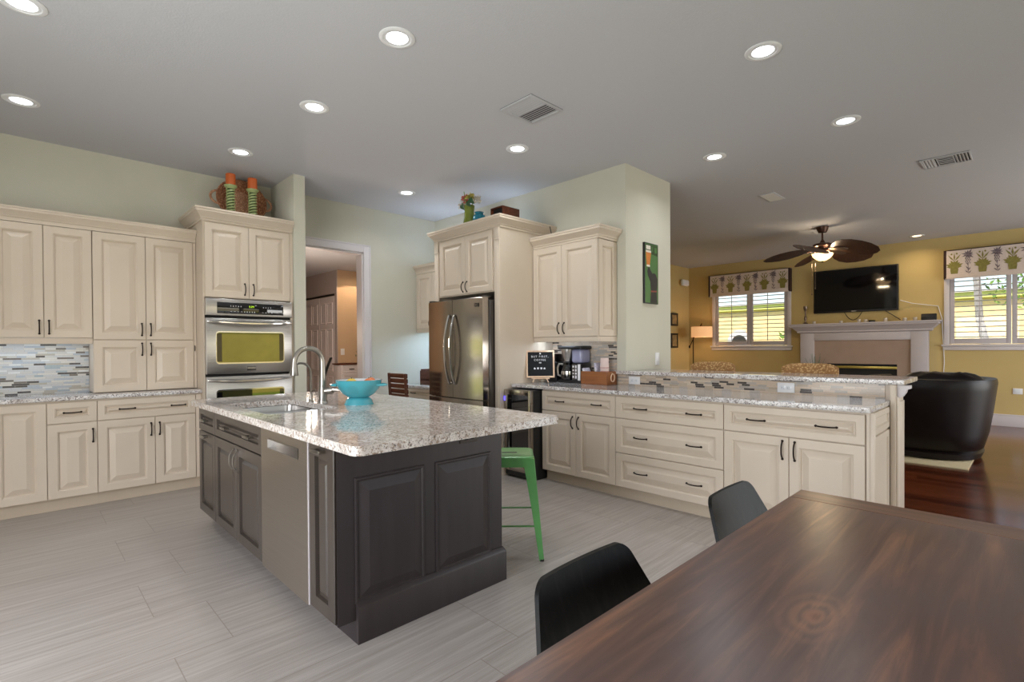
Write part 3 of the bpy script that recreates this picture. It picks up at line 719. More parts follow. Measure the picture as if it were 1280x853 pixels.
c = thing('end_panel', 'cream panelled end of the peninsula with moulded post beneath the bar overhang', 'panel', (4.0, .675, 0))
E_ = S(.688)
MB().box(3.617, 4.232, .672, .688, 0, .882).build('panel_board', 'cream', c)
mb = MB(); E2 = S(.672); mb.panel(E2, 3.66, 4.14, .74, .875, .012, .035, 'flat'); mb.panel(E2, 3.66, 4.14, .12, .725, .012, .04, 'flat'); mb.build('raised_panel', 'cream', c)
MB().box(3.612, 3.634, .645, .672, 0, .882, .006).build('corner_bead', 'cream', c)
MB().box(4.15, 4.44, .630, .66, 0, 1.016, .003).box(4.165, 4.245, .618, .632, 0, .94, .004).box(4.26, 4.43, .622, .632, .05, .90, .003).build('post', 'cream', c)
pr = [(0, 0), (.07, 0), (.07, -.02), (.05, -.03), (.045, -.05), (.03, -.075), (.012, -.085), (0, -.085)]
MB().loops([[(4.20 + k, .63 - a, 1.014 + b) for a, b in pr] for k in (0, .07)]).build('corbel', 'trim', c)
tag(slab(rr(3.59, 4.232, .662, 3.695, [0, 0, .012, 0]), .882, .914).build('countertop', 'granite_p', loc=(3.9, 2.2, .882)), 'speckled pale granite countertop on the peninsula under the coffee maker', 'countertop')
tag(slab([(4.19, .59), (4.75, .59), (4.75, 2.755), (4.237, 2.755), (4.237, 2.85), (4.19, 2.85)], 1.017, 1.049, .003).build('bar_countertop', 'granite_p', loc=(4.45, 1.6, 1.017)), 'raised granite bar top along the back of the peninsula', 'countertop')

# coffee wall cabinet
M = Wf(3.935); dep = .30
c = thing('wall_cabinet', 'cream two-door wall cabinet above the coffee maker with panelled end', 'cabinet', (4.08, 3.28, 1.335), GU)
carcass(M, 2.876, 3.695, 1.385, 2.315, dep).build('carcass', 'cream', c)
door(c, M, 2.862, 3.300, 1.387, 2.31, (3.268, 1.474)); door(c, M, 3.300, 3.693, 1.387, 2.31, (3.338, 1.474))
MB().panel(S(2.876), 3.94, 4.232, 1.387, 2.31, .02, .055).build('end_panel', 'cream', c, smooth=9)
MB().mbox(M, 2.860, 3.695, 1.335, 1.384, -.02, .012, .003).mbox(M, 2.860, 2.88, 1.335, 1.384, -dep, -.02).build('light_rail', 'cream', c)
crown(M, 2.862, 3.695, dep, 2.315, CROWN, True, False).build('crown_molding', 'cream', c, smooth=15)
c2 = MB().box(4.0, 4.03, 3.05, 3.60, 1.36, 1.383).build('strip_light', 'led', c)
light('under_cabinet_coffee', 'AREA', (4.02, 3.45, 1.352), 1.6, (.75, .87, 1), .03, .4, (0, .15, -1))

# fridge surround
M = Wf(3.45); dep = .785
c = thing('fridge_cabinet', 'tall cream surround with two doors and pilasters enclosing the refrigerator', 'cabinet', (3.85, 4.245, 0))
MB().box(3.45, 4.236, 3.70, 3.735, 0, 2.485).box(3.45, 4.236, 4.755, 4.79, 0, 2.485).mbox(M, 3.735, 4.755, 1.85, 2.485, -dep, 0).build('carcass', 'cream', c)
door(c, M, 3.80, 4.235, 1.858, 2.475, (4.202, 1.935)); door(c, M, 4.235, 4.69, 1.858, 2.475, (4.268, 1.935))
for a, b in ((3.70, 3.772), (4.718, 4.79)):
    p = MB().mbox(M, a, b, 0, 2.40, 0, .016, .002).mbox(M, a - .004, b + .004, 2.36, 2.375, 0, .024, .003).mbox(M, a, b, 2.375, 2.484, 0, .022, .002).build('pilaster', 'cream', c)
    MB().mbox(M, a + .018, b - .018, .2, 2.30, .015, .019, .002).build('flute', 'cream', p)
crown(M, 3.70, 4.79, dep, 2.485, CROWN, True, True).build('crown_molding', 'cream', c, smooth=15)

# refrigerator
o = thing('refrigerator', 'stainless steel french-door refrigerator with two bowed handles', 'refrigerator', (3.7, 4.24, 0))
MB().box(3.365, 4.10, 3.782, 4.702, .02, 1.765, .006).build('body', 'steel_d', o)
MB().box(3.40, 4.05, 3.80, 4.68, 0, .02).build('foot_grille', 'black', o)
def fdoor(y0, y1, z0, z1, name):
    ls = []; n = 10
    def xf(y):
        t = (y - 4.242) / .46
        return 3.285 - .022 * (1 - t * t)
    ys = [y0 + (y1 - y0) * i / n for i in range(n + 1)]
    out = [(3.36, y0), ] + [(xf(y), y) for y in ys] + [(3.36, y1)]
    for e, z in ((.004, z0), (0, z0 + .004), (0, z1 - .004), (.004, z1)):
        ls.append([(x + (e if 0 < i < len(out) - 1 else 0), y, z) for i, (x, y) in enumerate(out)])
    return MB().loops(ls).build(name, 'steel_v', o, smooth=25)
dr = fdoor(3.786, 4.2395, .76, 1.785, 'door'); dl = fdoor(4.2445, 4.698, .76, 1.785, 'door')
fz = fdoor(3.786, 4.698, .06, .752, 'freezer_drawer')
for d, y in ((dr, 4.200), (dl, 4.285)):
    pts = []; sgn = -1 if y < 4.24 else 1
    for i in range(17):
        t = i / 16 * 2 - 1
        pts.append((3.248 - .058 * (1 - t * t), y + sgn * .004 * (1 - t * t), 1.265 + t * .355))
    pts = [(3.272, y, .905)] + pts + [(3.272, y, 1.625)]
    MB().tube(pts, .0125, 10).build('handle', 'chrome', d)
MB().tube([(3.262, 3.92, .66), (3.20, 3.94, .66), (3.185, 4.24, .66), (3.20, 4.55, .66), (3.262, 4.57, .66)], .0125, 10).build('handle', 'chrome', fz)
b = MB().box(3.266, 3.276, 3.838, 3.892, 1.692, 1.728, .002).build('badge', 'steel_d', dr)
MB().box(3.264, 3.267, 3.85, 3.88, 1.706, 1.714).build('badge_mark', 'nickel', b)
for y0, y1 in ((3.79, 3.84), (4.645, 4.695)): MB().box(3.29, 3.40, y0, y1, 1.785, 1.803, .004).build('hinge_cover', 'steel_d', o)

# drinks cooler under the counter
o = thing('drinks_cooler', 'under-counter drinks cooler with steel framed glass door beside the fridge surround', 'cooler', (3.75, 3.5, 0))
MB().box(3.512, 4.10, 3.318, 3.685, .02, .868, .004).build('body', 'black', o)
MB().box(3.53, 4.05, 3.33, 3.67, 0, .02).build('foot_grille', 'black', o)
M = Wf(3.51)
mb = MB()
mb.mbox(M, 3.318, 3.356, .07, .868, 0, .036, .004).mbox(M, 3.647, 3.685, .07, .868, 0, .036, .004).mbox(M, 3.356, 3.647, .818, .868, 0, .036, .004).mbox(M, 3.356, 3.647, .07, .12, 0, .036, .004)
d = mb.build('door', 'steel_v', o)
MB().mbox(M, 3.356, 3.647, .12, .818, .004, .028).build('glass', 'blackglass', d)
MB().mbox(M, 3.664, 3.683, .755, .80, .036, .040).build('display', 'blueled', d)
MB().tube([M(3.664, .25, .036), M(3.664, .26, .062), M(3.664, .64, .062), M(3.664, .65, .036)], .007, 8).build('handle', 'chrome', d)
MB().mbox(M, 3.32, 3.68, .02, .068, -.002, .02).build('kick_plate', 'black', o)

# desk nook beyond the fridge
M = Wf(3.93); dep = .30
c = thing('wall_cabinet', 'cream wall cabinet in the corner above the desk, left of the fridge', 'cabinet', (4.08, 5.34, 1.49), GU)
carcass(M, 4.795, 5.895, 1.54, 2.285, dep).build('carcass', 'cream', c)
for a, b, hu in ((4.797, 5.155, 5.12), (5.155, 5.52, 5.487), (5.52, 5.885, 5.555)): door(c, M, a, b, 1.542, 2.28, (hu, 1.61))
MB().mbox(M, 4.795, 5.895, 1.49, 1.539, -.02, .012, .003).build('light_rail', 'cream', c)
crown(M, 4.795, 5.895, dep, 2.285, CROWN_S, False, False).build('crown_molding', 'cream', c, smooth=15)
MB().box(4.0, 4.03, 5.2, 5.8, 1.515, 1.538).build('strip_light', 'led', c)
light('under_cabinet_desk', 'AREA', (4.02, 5.48, 1.508), 8.0, (.50, .72, 1), .03, .5, (0, .1, -1))
tag(MB().box(4.08, 4.11, 4.95, 5.75, 2.398, 2.42).build('strip_light', 'led', loc=(4.1, 5.3, 2.398)), 'cool white strip light lying on top of the corner desk cabinet', 'light')
light('above_cabinet_desk', 'AREA', (4.09, 5.35, 2.43), 3.0, (.66, .80, 1), .03, .7, (-.1, 0, 1))
tag(MB().box(4.12, 4.15, 3.95, 4.55, 2.601, 2.62).build('strip_light', 'led', loc=(4.13, 4.25, 2.601)), 'cool white strip light lying on top of the fridge surround', 'light')
light('above_cabinet_fridge', 'AREA', (4.13, 4.25, 2.63), 1.0, (.66, .80, 1), .03, .6, (-.1, 0, 1))
M = Wf(3.66); dep = .57
c = thing('desk_cabinet', 'cream built-in desk with one drawer and a knee space in the corner', 'desk', (3.95, 5.35, 0))
MB().mbox(M, 4.80, 5.89, .64, .768, -dep, 0).mbox(M, 5.0, 5.04, 0, .64, -dep, 0).mbox(M, 4.80, 4.84, 0, .64, -dep, 0).mbox(M, 5.85, 5.89, 0, .64, -dep, 0).build('carcass', 'cream', c)
drawer(c, M, 5.10, 5.88, .645, .765, [5.566], hl=.10, f=.03)
MB().mbox(M, 4.805, 5.095, .645, .765, 0, .018, .002).build('apron', 'cream', c)
tag(slab(rr(3.625, 4.236, 4.795, 5.895, 0), .768, .80).build('desk_countertop', 'granite_p', loc=(3.95, 5.35, .768)), 'granite desk top in the corner left of the refrigerator', 'countertop')
o = thing('wooden_box', 'dark wooden divided box on the corner desk beside the refrigerator', 'box', (3.99, 5.48, .80))
MB().box(3.85, 4.15, 5.25, 5.72, .855, .87).box(3.85, 3.865, 5.25, 5.72, .80, .98).box(4.135, 4.15, 5.25, 5.72, .80, 1.05).box(3.865, 4.135, 5.25, 5.265, .80, 1.0).box(3.865, 4.135, 5.705, 5.72, .80, 1.0).build('case', 'darkwood', o)
MB().box(3.99, 4.0, 5.265, 5.705, .87, 1.0).box(3.865, 3.99, 5.48, 5.49, .87, .97).build('divider', 'darkwood', o)
o = thing('desk_chair', 'brown wooden chair with horizontal back slats at the corner desk', 'chair', (3.24, 5.0, 0))
mb = MB()
for y in (4.815, 5.155): mb.tube([(3.09, y, 0), (3.08, y, .45), (3.045, y, 1.0)], [.018, .02, .016], 8)
mb.build('back_post', 'darkwood', o)
for i in range(7):
    z = .60 + i * .058
    MB().box(3.048 + (1 - z) * .06, 3.068 + (1 - z) * .06, 4.80, 5.17, z, z + .05, .006).build('slat', 'darkwood', o)
MB().box(3.06, 3.48, 4.79, 5.18, .43, .46, .01).build('seat', 'darkwood', o)
for y in (4.82, 5.15): MB().tube([(3.45, y, 0), (3.45, y, .43)], .018, 8).build('leg', 'darkwood', o)

# ================================================================ kitchen island
M = Wf(.97); G_I = 'dark island cabinets'
def isl(label, u0, u1, hollow=False):
    t = thing('island_cabinet', label, 'cabinet', (1.4, (u0 + u1) / 2, 0), G_I)
    mb = MB()
    if hollow: mb.mbox(M, u0, u0 + .018, .105, .874, -.92, 0).mbox(M, u1 - .018, u1, .105, .874, -.92, 0).mbox(M, u0, u1, .105, .125, -.92, 0).mbox(M, u0, u1, .125, .874, -.018, 0).mbox(M, u0, u1, .125, .874, -.92, -.90)
    else: mb.mbox(M, u0, u1, .105, .874, -.92, 0)
    mb.build('carcass', 'dark', t)
    MB().mbox(M, u0, u1, 0, .105, -.92, -.07).build('toe_kick', 'dark', t)
    return t
kw = dict(mt='taupe', style='dark', hm='nickel')
c = isl('dark island cabinet with a drawer over a door, at the far end nearest the oven', 3.873, 4.29)
drawer(c, M, 3.873, 4.29, .697, .866, [4.075], hl=.10, flat=True, f=.05, **kw)
d = door(c, M, 3.873, 4.29, .105, .693, None, f=.06, **kw)
flatpull(M, 4.085, .667, .11).build('handle', 'nickel', d)
c = isl('dark island sink cabinet with two doors and a wide two-handled drawer front', 2.952, 3.871, True)
drawer(c, M, 2.952, 3.871, .697, .866, [3.125, 3.585], hl=.10, flat=True, f=.05, **kw)
door(c, M, 2.952, 3.411, .105, .693, (3.375, .60), f=.06, hl=.13, **kw); door(c, M, 3.411, 3.871, .105, .693, (3.447, .60), f=.06, hl=.13, **kw)
c = isl('narrow dark island pull-out cabinet between dishwasher and panelled island end', 2.052, 2.322)
d = door(c, M, 2.062, 2.318, .105, .866, None, f=.062, **kw)
flatpull(M, 2.181, .835, .10).build('handle', 'nickel', d)
# dishwasher
o = thing('dishwasher', 'stainless steel dishwasher with pocket handle built into the dark island', 'dishwasher', (1.3, 2.64, 0))
MB().box(.99, 1.56, 2.345, 2.935, .10, .862).build('body', 'gap', o)
MB().box(1.04, 1.5, 2.36, 2.92, 0, .10).build('toe_kick', 'gap', o)
def U(u, v, n): return M(u, v, n)
dm = MB(); y0, y1 = 2.332, 2.943; hy0, hy1, hz0, hz1 = 2.43, 2.84, .755, .810
dm.mbox(M, y0, hy0, .10, .866, -.02, .024).mbox(M, hy1, y1, .10, .866, -.02, .024).mbox(M, hy0, hy1, .10, hz0, -.02, .024).mbox(M, hy0, hy1, hz1, .866, -.02, .024)
d = dm.build('door', 'steel_dw', o)
MB().loops([[U(hy0, hz0, .026), U(hy1, hz0, .026), U(hy1, hz1, .026), U(hy0, hz1, .026)], [U(hy0 + .006, hz0 + .005, .027), U(hy1 - .006, hz0 + .005, .027), U(hy1 - .006, hz1 - .005, .027), U(hy0 + .006, hz1 - .005, .027)], [U(hy0 + .02, hz0 + .012, .012), U(hy1 - .02, hz0 + .012, .012), U(hy1 - .02, hz1 - .01, -.015), U(hy0 + .02, hz1 - .01, -.015)]], False, True).build('pocket_handle', 'steel', d)
MB().mbox(M, 2.3255, 2.3312, .10, .866, -.02, .020).build('edge_strip', 'trim', d)

# panelled island end and back
c = thing('island_end_panel', 'dark panelled end of the island with two raised panels and a plinth', 'panel', (1.43, 2.04, 0), None)
MB().box(.957, 1.905, 2.03 + .022, 2.052 - .0005, .10, .874).box(.957, 1.91, 2.05, 2.0518, .10, .874).build('panel_board', 'dark', c)
E3 = S(2.050)
MB().panel(E3, 1.036, 1.398, .172, .722, .003, .075, 'end').build('raised_panel', 'dark', c, smooth=9)
MB().panel(E3, 1.462, 1.826, .172, .722, .003, .075, 'end').build('raised_panel', 'dark', c, smooth=9)
MB().loops([[(1.04, y, z), (1.04 + .885 + e, y, z), (1.04 + .885 + e, 2.0515, z), (1.04, 2.0515, z)] for y, z, e in ((2.030, 0, 0), (2.030, .155, 0), (2.034, .165, -.003), (2.045, .182, -.012))]).build('plinth', 'dark', c)
bp = thing('island_back_panel', 'dark plain back of the island behind the green stool', 'panel', (1.9, 3.2, 0))
MB().box(1.892, 1.91, 2.053, 4.29, 0, .874).build('panel_board', 'dark', bp); MB().box(1.91, 1.925, 2.054, 4.28, 0, .155, .004).build('plinth', 'dark', bp)
p = MB().mbox(E3, 1.618, 1.735, .790, .848, 0, .006, .002).build('outlet_plate', 'taupe', c)
MB().mbox(E3, 1.645, 1.668, .806, .832, .006, .008).mbox(E3, 1.685, 1.708, .806, .832, .006, .008).build('outlet_socket', 'gap', p)

def slab_hole(outer, inner, z0, z1):
    bm = bmesh.new(); rings = []
    for poly in (outer, inner):
        for z in (z0, z1): rings.append([bm.verts.new((x, y, z)) for x, y in poly])
    for a, b in ((rings[0], rings[1]), (rings[2], rings[3])):
        n = len(a)
        for i in range(n): bm.faces.new((a[i], a[(i + 1) % n], b[(i + 1) % n], b[i]))
    for a, b in ((rings[1], rings[3]), (rings[0], rings[2])):
        es = []
        for r in (a, b):
            for i in range(len(r)): es.append(bm.edges.get((r[i], r[(i + 1) % len(r)])))
        bmesh.ops.triangle_fill(bm, use_beauty=True, edges=es)
    mb = MB(); mb.take(bm); return mb
outer = rr(.898, 2.092, 1.766, 4.31, .045, 8)
inner = rr(1.0, 1.435, 3.0, 3.79, .05, 6)
ct = slab_hole(outer, inner, .876, .914)
tag(ct.build('island_countertop', 'granite_i', smooth=30, loc=(1.5, 3.0, .876)), 'speckled beige granite island top with sink cut-out and front overhang', 'countertop')
o = thing('sink', 'stainless steel double-bowl sink set under the island granite', 'sink', (1.22, 3.4, .66))
def bowl(y0, y1):
    ls = [[(x, y, z) for x, y in rr(1.004 + k, 1.431 - k, y0 + k, y1 - k, r)] for z, k, r in ((.874, 0, .05), (.84, .004, .05), (.70, .012, .06), (.675, .03, .06), (.668, .07, .05))]
    return MB().loops(ls, False, True)
b1 = bowl(3.425, 3.786); b1.build('bowl', 'steel', o); b2 = bowl(3.004, 3.405); b2.build('bowl', 'steel', o)
MB().box(1.01, 1.425, 3.402, 3.428, .76, .835, .008).build('divider', 'steel', o)
for y in (3.60, 3.2): MB().lathe([(.04, 0), (.045, .004), (.03, .006), (.012, .003)], (1.22, y, .668), 16).build('drain', 'chrome', o)
# faucets
def gooseneck(x, y, z0, top, r_arc, drop, dx, n=14):
    pts = [(x, y, z0), (x, y, top - r_arc)]
    for a in arc(n, 0, PI)[1:]: pts.append((x - dx * r_arc * (1 - math.cos(a)) if True else 0, y, top - r_arc + r_arc * math.sin(a)))
    pts.append((x - dx * 2 * r_arc, y, top - r_arc - drop)); return pts
o = thing('faucet', 'brushed nickel gooseneck kitchen faucet with side lever behind the sink', 'faucet', (1.50, 3.41, .914))
MB().lathe([(.031, 0), (.031, .012), (.027, .02), (.026, .09), (.024, .11), (.018, .125)], (1.50, 3.41, .914), 20).build('base', 'nickel', o)
MB().tube(gooseneck(1.50, 3.41, 1.03, 1.287, .096, .012, 1), [.023, .0175] + [.017] * 15, 14).build('spout', 'nickel', o)
MB().lathe([(.0175, .080), (.0195, .06), (.023, .02), (.027, .0), (.021, -.004)], (1.308, 3.41, 1.108), 18).build('spray_head', 'nickel', o)
h = MB().tube([(1.51, 3.39, .992), (1.545, 3.355, .996)], [.026, .024], 14).build('lever_hub', 'nickel', o)
MB().tube([(1.535, 3.365, 1.004), (1.58, 3.32, .998), (1.615, 3.285, .986)], [.022, .018, .012], 10, flat=.6).build('lever', 'nickel', h)
o = thing('filter_tap', 'slender nickel filter tap standing left of the kitchen faucet', 'tap', (1.455, 3.50, .914))
MB().lathe([(.018, 0), (.018, .01), (.012, .016), (.011, .05)], (1.455, 3.50, .914), 14).build('base', 'nickel', o)
MB().tube(gooseneck(1.455, 3.50, .96, 1.185, .07, .0, 1), .0078, 8).build('spout', 'nickel', o)
MB().tube([(1.455, 3.50, .985), (1.47, 3.46, 1.0)], .005, 6).build('lever', 'nickel', o)

# turquoise colander with fruit
cx, cy = 1.618, 3.12
o = thing('colander', 'turquoise enamel footed colander with two handles on the island', 'colander', (cx, cy, .914))
MB().lathe([(.094, 0), (.094, .004), (.089, .010), (.084, .028), (.070, .044), (.055, .048)], (cx, cy, .914), 32).build('foot', 'teal', o)
cb = MB(); cb.lathe([(.05, .045), (.080, .053), (.108, .074), (.130, .104), (.143, .136), (.147, .158), (.153, .161), (.147, .163)], (cx, cy, .914), 40, False); b = cb.build('bowl', 'teal', o)
MB().lathe([(.1455, .162), (.140, .136), (.126, .106), (.104, .078), (.076, .057), (.0, .052)], (cx, cy, .914), 40, False).build('lining', 'whiteenamel', b)
dirv = Vector((math.sin(YAW), -math.cos(YAW), 0)); fwv = Vector((math.cos(YAW), math.sin(YAW), 0))
for sg in (-1, 1):
    pts = []
    for a in arc(10, -PI / 2, PI / 2):
        p = Vector((cx, cy, .914 + .128)) + dirv * sg * (.130 + .052 * math.cos(a)) + fwv * .048 * math.sin(a); pts.append(p)
    MB().tube(pts, .008, 8).build('handle', 'teal', o)
mb = MB()
for k in range(8):
    a0 = YAW + PI + k * PI / 4
    for ring, cnt in ((0, 1), (.010, 6), (.020, 11), (.030, 16)):
        for i in range(cnt):
            t = 2 * PI * i / cnt; du = ring * math.cos(t); dv = ring * math.sin(t)
            zz = .098 + dv; prf = [(.080, .053), (.108, .074), (.130, .104), (.143, .136), (.147, .158)]
            for (r0, z0), (r1, z1) in zip(prf, prf[1:]):
                if z0 <= zz <= z1: r_ = r0 + (r1 - r0) * (zz - z0) / (z1 - z0); nz = -(r1 - r0); nr = (z1 - z0); break
            else: continue
            a = a0 + du / r_
            nn = Vector((math.cos(a) * nr, math.sin(a) * nr, nz)).normalized(); p = Vector((cx + r_ * math.cos(a), cy + r_ * math.sin(a), .914 + zz)) + nn * .0012
            tx = Vector((-math.sin(a), math.cos(a), 0)); ty = nn.cross(tx); q = .0022
            mb.add([p + tx * q * math.cos(w) + ty * q * math.sin(w) for w in arc(5, 0, 5 * PI / 3)], [(0, 1, 2, 3, 4, 5)])
mb.build('drain_holes', 'steel_d', b, smooth=0)
def fruit(name, label, u, w, z, r, mt, cat):
    p = Vector((cx, cy, z)) + dirv * u + fwv * w
    f = thing(name, label, cat, tuple(p))
    MB().ell(tuple(p), r, 16, 10).build('flesh', mt, f)
    MB().tube([p + Vector((0, 0, r[2] * .95)), p + Vector((.003, 0, r[2] + .006))], .003, 6).build('stem', 'leafg', f)
fruit('lemon', 'yellow lemon at the left in the turquoise colander', -.055, .015, 1.052, (.038, .034, .032), 'yellowfruit', 'fruit')
fruit('peach', 'orange peach at the right front in the turquoise colander', .068, -.01, 1.052, (.036, .036, .034), 'orangefruit', 'fruit')
fruit('peach', 'orange-red peach behind the other peach in the turquoise colander', .06, .066, 1.056, (.034, .034, .032), 'orangefruit', 'fruit')

# ================================================================ dining table and chairs
o = thing('dining_table', 'stained dark brown wooden dining table in the right foreground', 'table', (1.0, .1, 0))
TX0, TX1, TY0, TY1, TZ = .02, 2.078, -.52, .60, .75
MB().box(TX0, TX1 - .1243, TY0, TY1, TZ - .042, TZ, .002, 1).build('top_boards', 'table', o)
MB().box(TX1 - .124, TX1, TY0, TY1, TZ - .042, TZ, .003, 1).build('end_board', 'table_e', o)
MB().box(TX0 + .1, TX1 - .12, TY0 + .1, TY0 + .125, .62, TZ - .043).box(TX0 + .1, TX1 - .12, TY1 - .125, TY1 - .1, .62, TZ - .043).box(TX1 - .145, TX1 - .12, TY0 + .125, TY1 - .125, .62, TZ - .043).box(TX0 + .1, TX0 + .125, TY0 + .125, TY1 - .125, .62, TZ - .043).build('apron', 'table', o)
for x in (TX0 + .09, TX1 - .18):
    for y in (TY0 + .09, TY1 - .17): MB().box(x, x + .085, y, y + .085, 0, TZ - .043, .006).build('leg', 'table', o)
def dining_chair(label):
    t = thing('dining_chair', label, 'chair', (0, 0, 0), 'black dining chairs at the wooden table', local=True)
    # bent plywood backrest, faces -y, wider at the seat than at the top
    def half(z): return .178 + (.745 - z) * .40
    z0, z1, rc = .44, .745, .036
    right = [(half(z), z) for z in arc(6, z0, z1 - rc)]
    right += [(half(z1 - rc) - rc + rc * math.cos(t) - .012 * math.sin(t), z1 - rc + rc * math.sin(t)) for t in arc(8, 0, PI / 2)[1:]]
    n = 12; rows = []
    for x, z in right:
        rows.append([(x * (i / n * 2 - 1), z) for i in range(n + 1)])
    def P(x, z, off): return (x, -(z1 - z) * .38 - .35 * x * x + off, z)
    vs = [P(x, z, off) for off in (0, .013) for r in rows for x, z in r]
    W_ = n + 1; K = len(rows); N_ = W_ * K; fs = []
    for r in range(K - 1):
        for c_ in range(n):
            a = r * W_ + c_; fs.append((a, a + 1, a + W_ + 1, a + W_)); fs.append((N_ + a, N_ + a + W_, N_ + a + W_ + 1, N_ + a + 1))
        for c_ in (0, n): a = r * W_ + c_; fs.append((a, a + W_, N_ + a + W_, N_ + a))
    for c_ in range(n):
        for r in (0, K - 1): a = r * W_ + c_; fs.append((a, a + 1, N_ + a + 1, N_ + a))
    MB().add(vs, fs).build('backrest', 'ply', t, smooth=40)
    MB().loops([[(x, y - .34, z) for x, y in rr(-.21, .21, -.2, .21, .07)] for z in (.435, .45)]).build('seat', 'ply', t)
    for sx in (-1, 1):
        for y, dy in ((-.16, .0), (-.48, -.03)): MB().tube([(sx * .16, y, .435), (sx * .20, y + dy * 1.2, 0)], .011, 8).build('leg', 'black', t)
    return t
ch = dining_chair('black plywood dining chair nearest the camera, tucked under the table')
ch.location = (1.025, .80, 0)
c2 = copy_tree(ch); c2['label'] = 'black plywood dining chair farther from the camera, by the table corner near the peninsula'; c2.location = (1.925, .805, 0)
for k in (ch, c2): k.rotation_euler = (0, 0, 0)

# green metal stool
SX, SY = 2.235, 2.325
o = thing('metal_stool', 'green metal counter stool under the island overhang', 'stool', (SX, SY, 0), rot=YAW - PI / 2, local=True)
sh = .150
ls = [[(x, y, z) for x, y in rr(-h_, h_, -h_, h_, r_)] for h_, r_, z in ((sh + .006, .03, .555), (sh + .004, .035, .60), (sh, .04, .612), (sh - .01, .04, .617), (sh - .018, .035, .614))]
st = MB().loops(ls, False, True).build('seat', 'green', o)
MB().loops([[(x, y, z) for x, y in rr(-.05, .05, -.013, .013, .012)] for z in (.6135, .6147)]).build('hand_slot', 'gap', st)
for sx in (-1, 1):
    for sy in (-1, 1):
        ls = []
        for t, w_ in ((0, .078), (.10, .066), (.5, .046), (1, .028)):
            z = .60 * (1 - t); k = (sh + .004) + t * .052
            px_, py_ = sx * k, sy * k; tn = .004
            pts = [(px_, py_ - sy * w_), (px_, py_ - sy * .004), (px_ - sx * .004, py_), (px_ - sx * w_, py_), (px_ - sx * w_, py_ - sy * tn), (px_ - sx * .010, py_ - sy * tn * 2), (px_ - sx * tn * 2, py_ - sy * .010), (px_ - sx * tn, py_ - sy * w_)]
            ls.append([(a, b, z + .006) for a, b in pts])
        lg = MB().loops(ls).build('leg', 'green', o)
        k = sh + .056
        MB().box(min(sx * k, sx * (k - .026)), max(sx * k, sx * (k - .026)), min(sy * k, sy * (k - .026)), max(sy * k, sy * (k - .026)), 0, .016, .004).build('foot_cap', 'rubber', lg)
z = .205; k = sh + .036
for s_ in (-1, 1):
    MB().box(-k, k, s_ * k - .008 - s_ * .008, s_ * k + .008 - s_ * .008, z - .004, z + .004, .002).build('stretcher', 'green', o)
    MB().box(s_ * k - .008 - s_ * .008, s_ * k + .008 - s_ * .008, -k, k, z + .012, z + .020, .002).build('stretcher', 'green', o)

# ================================================================ ceiling fixtures
def can(x, y, label, r=.060, mt='can', e=3.8, col=(.93, .97, 1), z=CEIL):
    o = thing('recessed_light', label, 'light', (x, y, z), 'recessed ceiling lights')
    MB().lathe([(r, -.001), (r + .004, -.005), (r + .016, -.004), (r + .020, -.008), (r + .036, -.008), (r + .042, -.004), (r + .042, .0)], (x, y, z), 32, False).build('trim_ring', 'white', o)
    MB().lathe([(r, -.002), (r * .9, -.004), (.0, -.005)], (x, y, z), 32, False).build('lens', mt, o)
    light('recessed_lamp', 'AREA', (x, y, z - .012), e, col, 2 * r, None, (0, 0, -1), math.radians(150))
CANS = [(.031, 3.624, 'recessed ceiling light cut by the top left corner of the photo'), (1.578, 2.549, 'lit recessed ceiling light above the dark island end'), (3.245, 1.14, 'lit recessed ceiling light in front of the peninsula end, right of the large vent'),
        (.033, 5.039, 'lit recessed ceiling light near the left wall above the cabinets, at left edge'), (1.584, 3.698, 'lit recessed ceiling light above the island sink'), (4.722, 1.037, 'lit recessed ceiling light just beyond the open end of the bar'),
        (3.226, 3.227, 'lit recessed ceiling light between island and coffee cabinet, behind the large vent'), (4.718, 2.092, 'lit recessed ceiling light beside the pier over the middle of the bar'), (1.46, 5.003, 'lit recessed ceiling light in front of the oven tower'),
        (3.215, 5.017, 'lit recessed ceiling light in front of the doorway and desk corner')]
for x, y, l in CANS: can(x, y, l, e={5.039: 1.6, 5.003: 2.0, 5.017: 7.0, 3.227: 6.5, 1.14: 6.5, 2.092: 5.5}.get(y, 3.4))
can(10.55, 1.32, 'small warm recessed ceiling light above the mantel beside the television', .06, 'warmcan', 5, (1, .78, .5))
can(4.55, 8.62, 'small warm recessed light in the hall beyond the doorway', .045, 'warmcan', 2, (1, .8, .55), 2.75)

o = thing('ceiling_vent', 'large white slatted air vent in the kitchen ceiling', 'vent', (2.775, 2.62, CEIL))
MB().box(2.60, 2.945, 2.46, 2.785, CEIL - .001, CEIL).build('duct_opening', 'ventd', o)
MB().box(2.60, 2.945, 2.46, 2.485, CEIL - .012, CEIL - .001, .003).box(2.60, 2.945, 2.76, 2.785, CEIL - .012, CEIL - .001, .003).box(2.60, 2.625, 2.485, 2.76, CEIL - .012, CEIL - .001, .003).box(2.92, 2.945, 2.485, 2.76, CEIL - .012, CEIL - .001, .003).build('frame', 'ventw', o)
mb = MB()
for i in range(12):
    x = 2.634 + i * .0245; tl = .009 if i < 6 else -.009
    mb.loops([[(x + tl, y, CEIL - .0095), (x + tl + .008, y, CEIL - .0095), (x - tl + .008, y, CEIL - .0015), (x - tl, y, CEIL - .0015)] for y in (2.485, 2.76)])
mb.build('slats', 'ventw', o, smooth=0)
o = thing('ceiling_vent', 'long narrow three-way air vent in the living room ceiling', 'vent', (6.43, .585, CEIL))
MB().box(6.27, 6.60, .40, .77, CEIL - .001, CEIL).build('duct_opening', 'ventd', o)
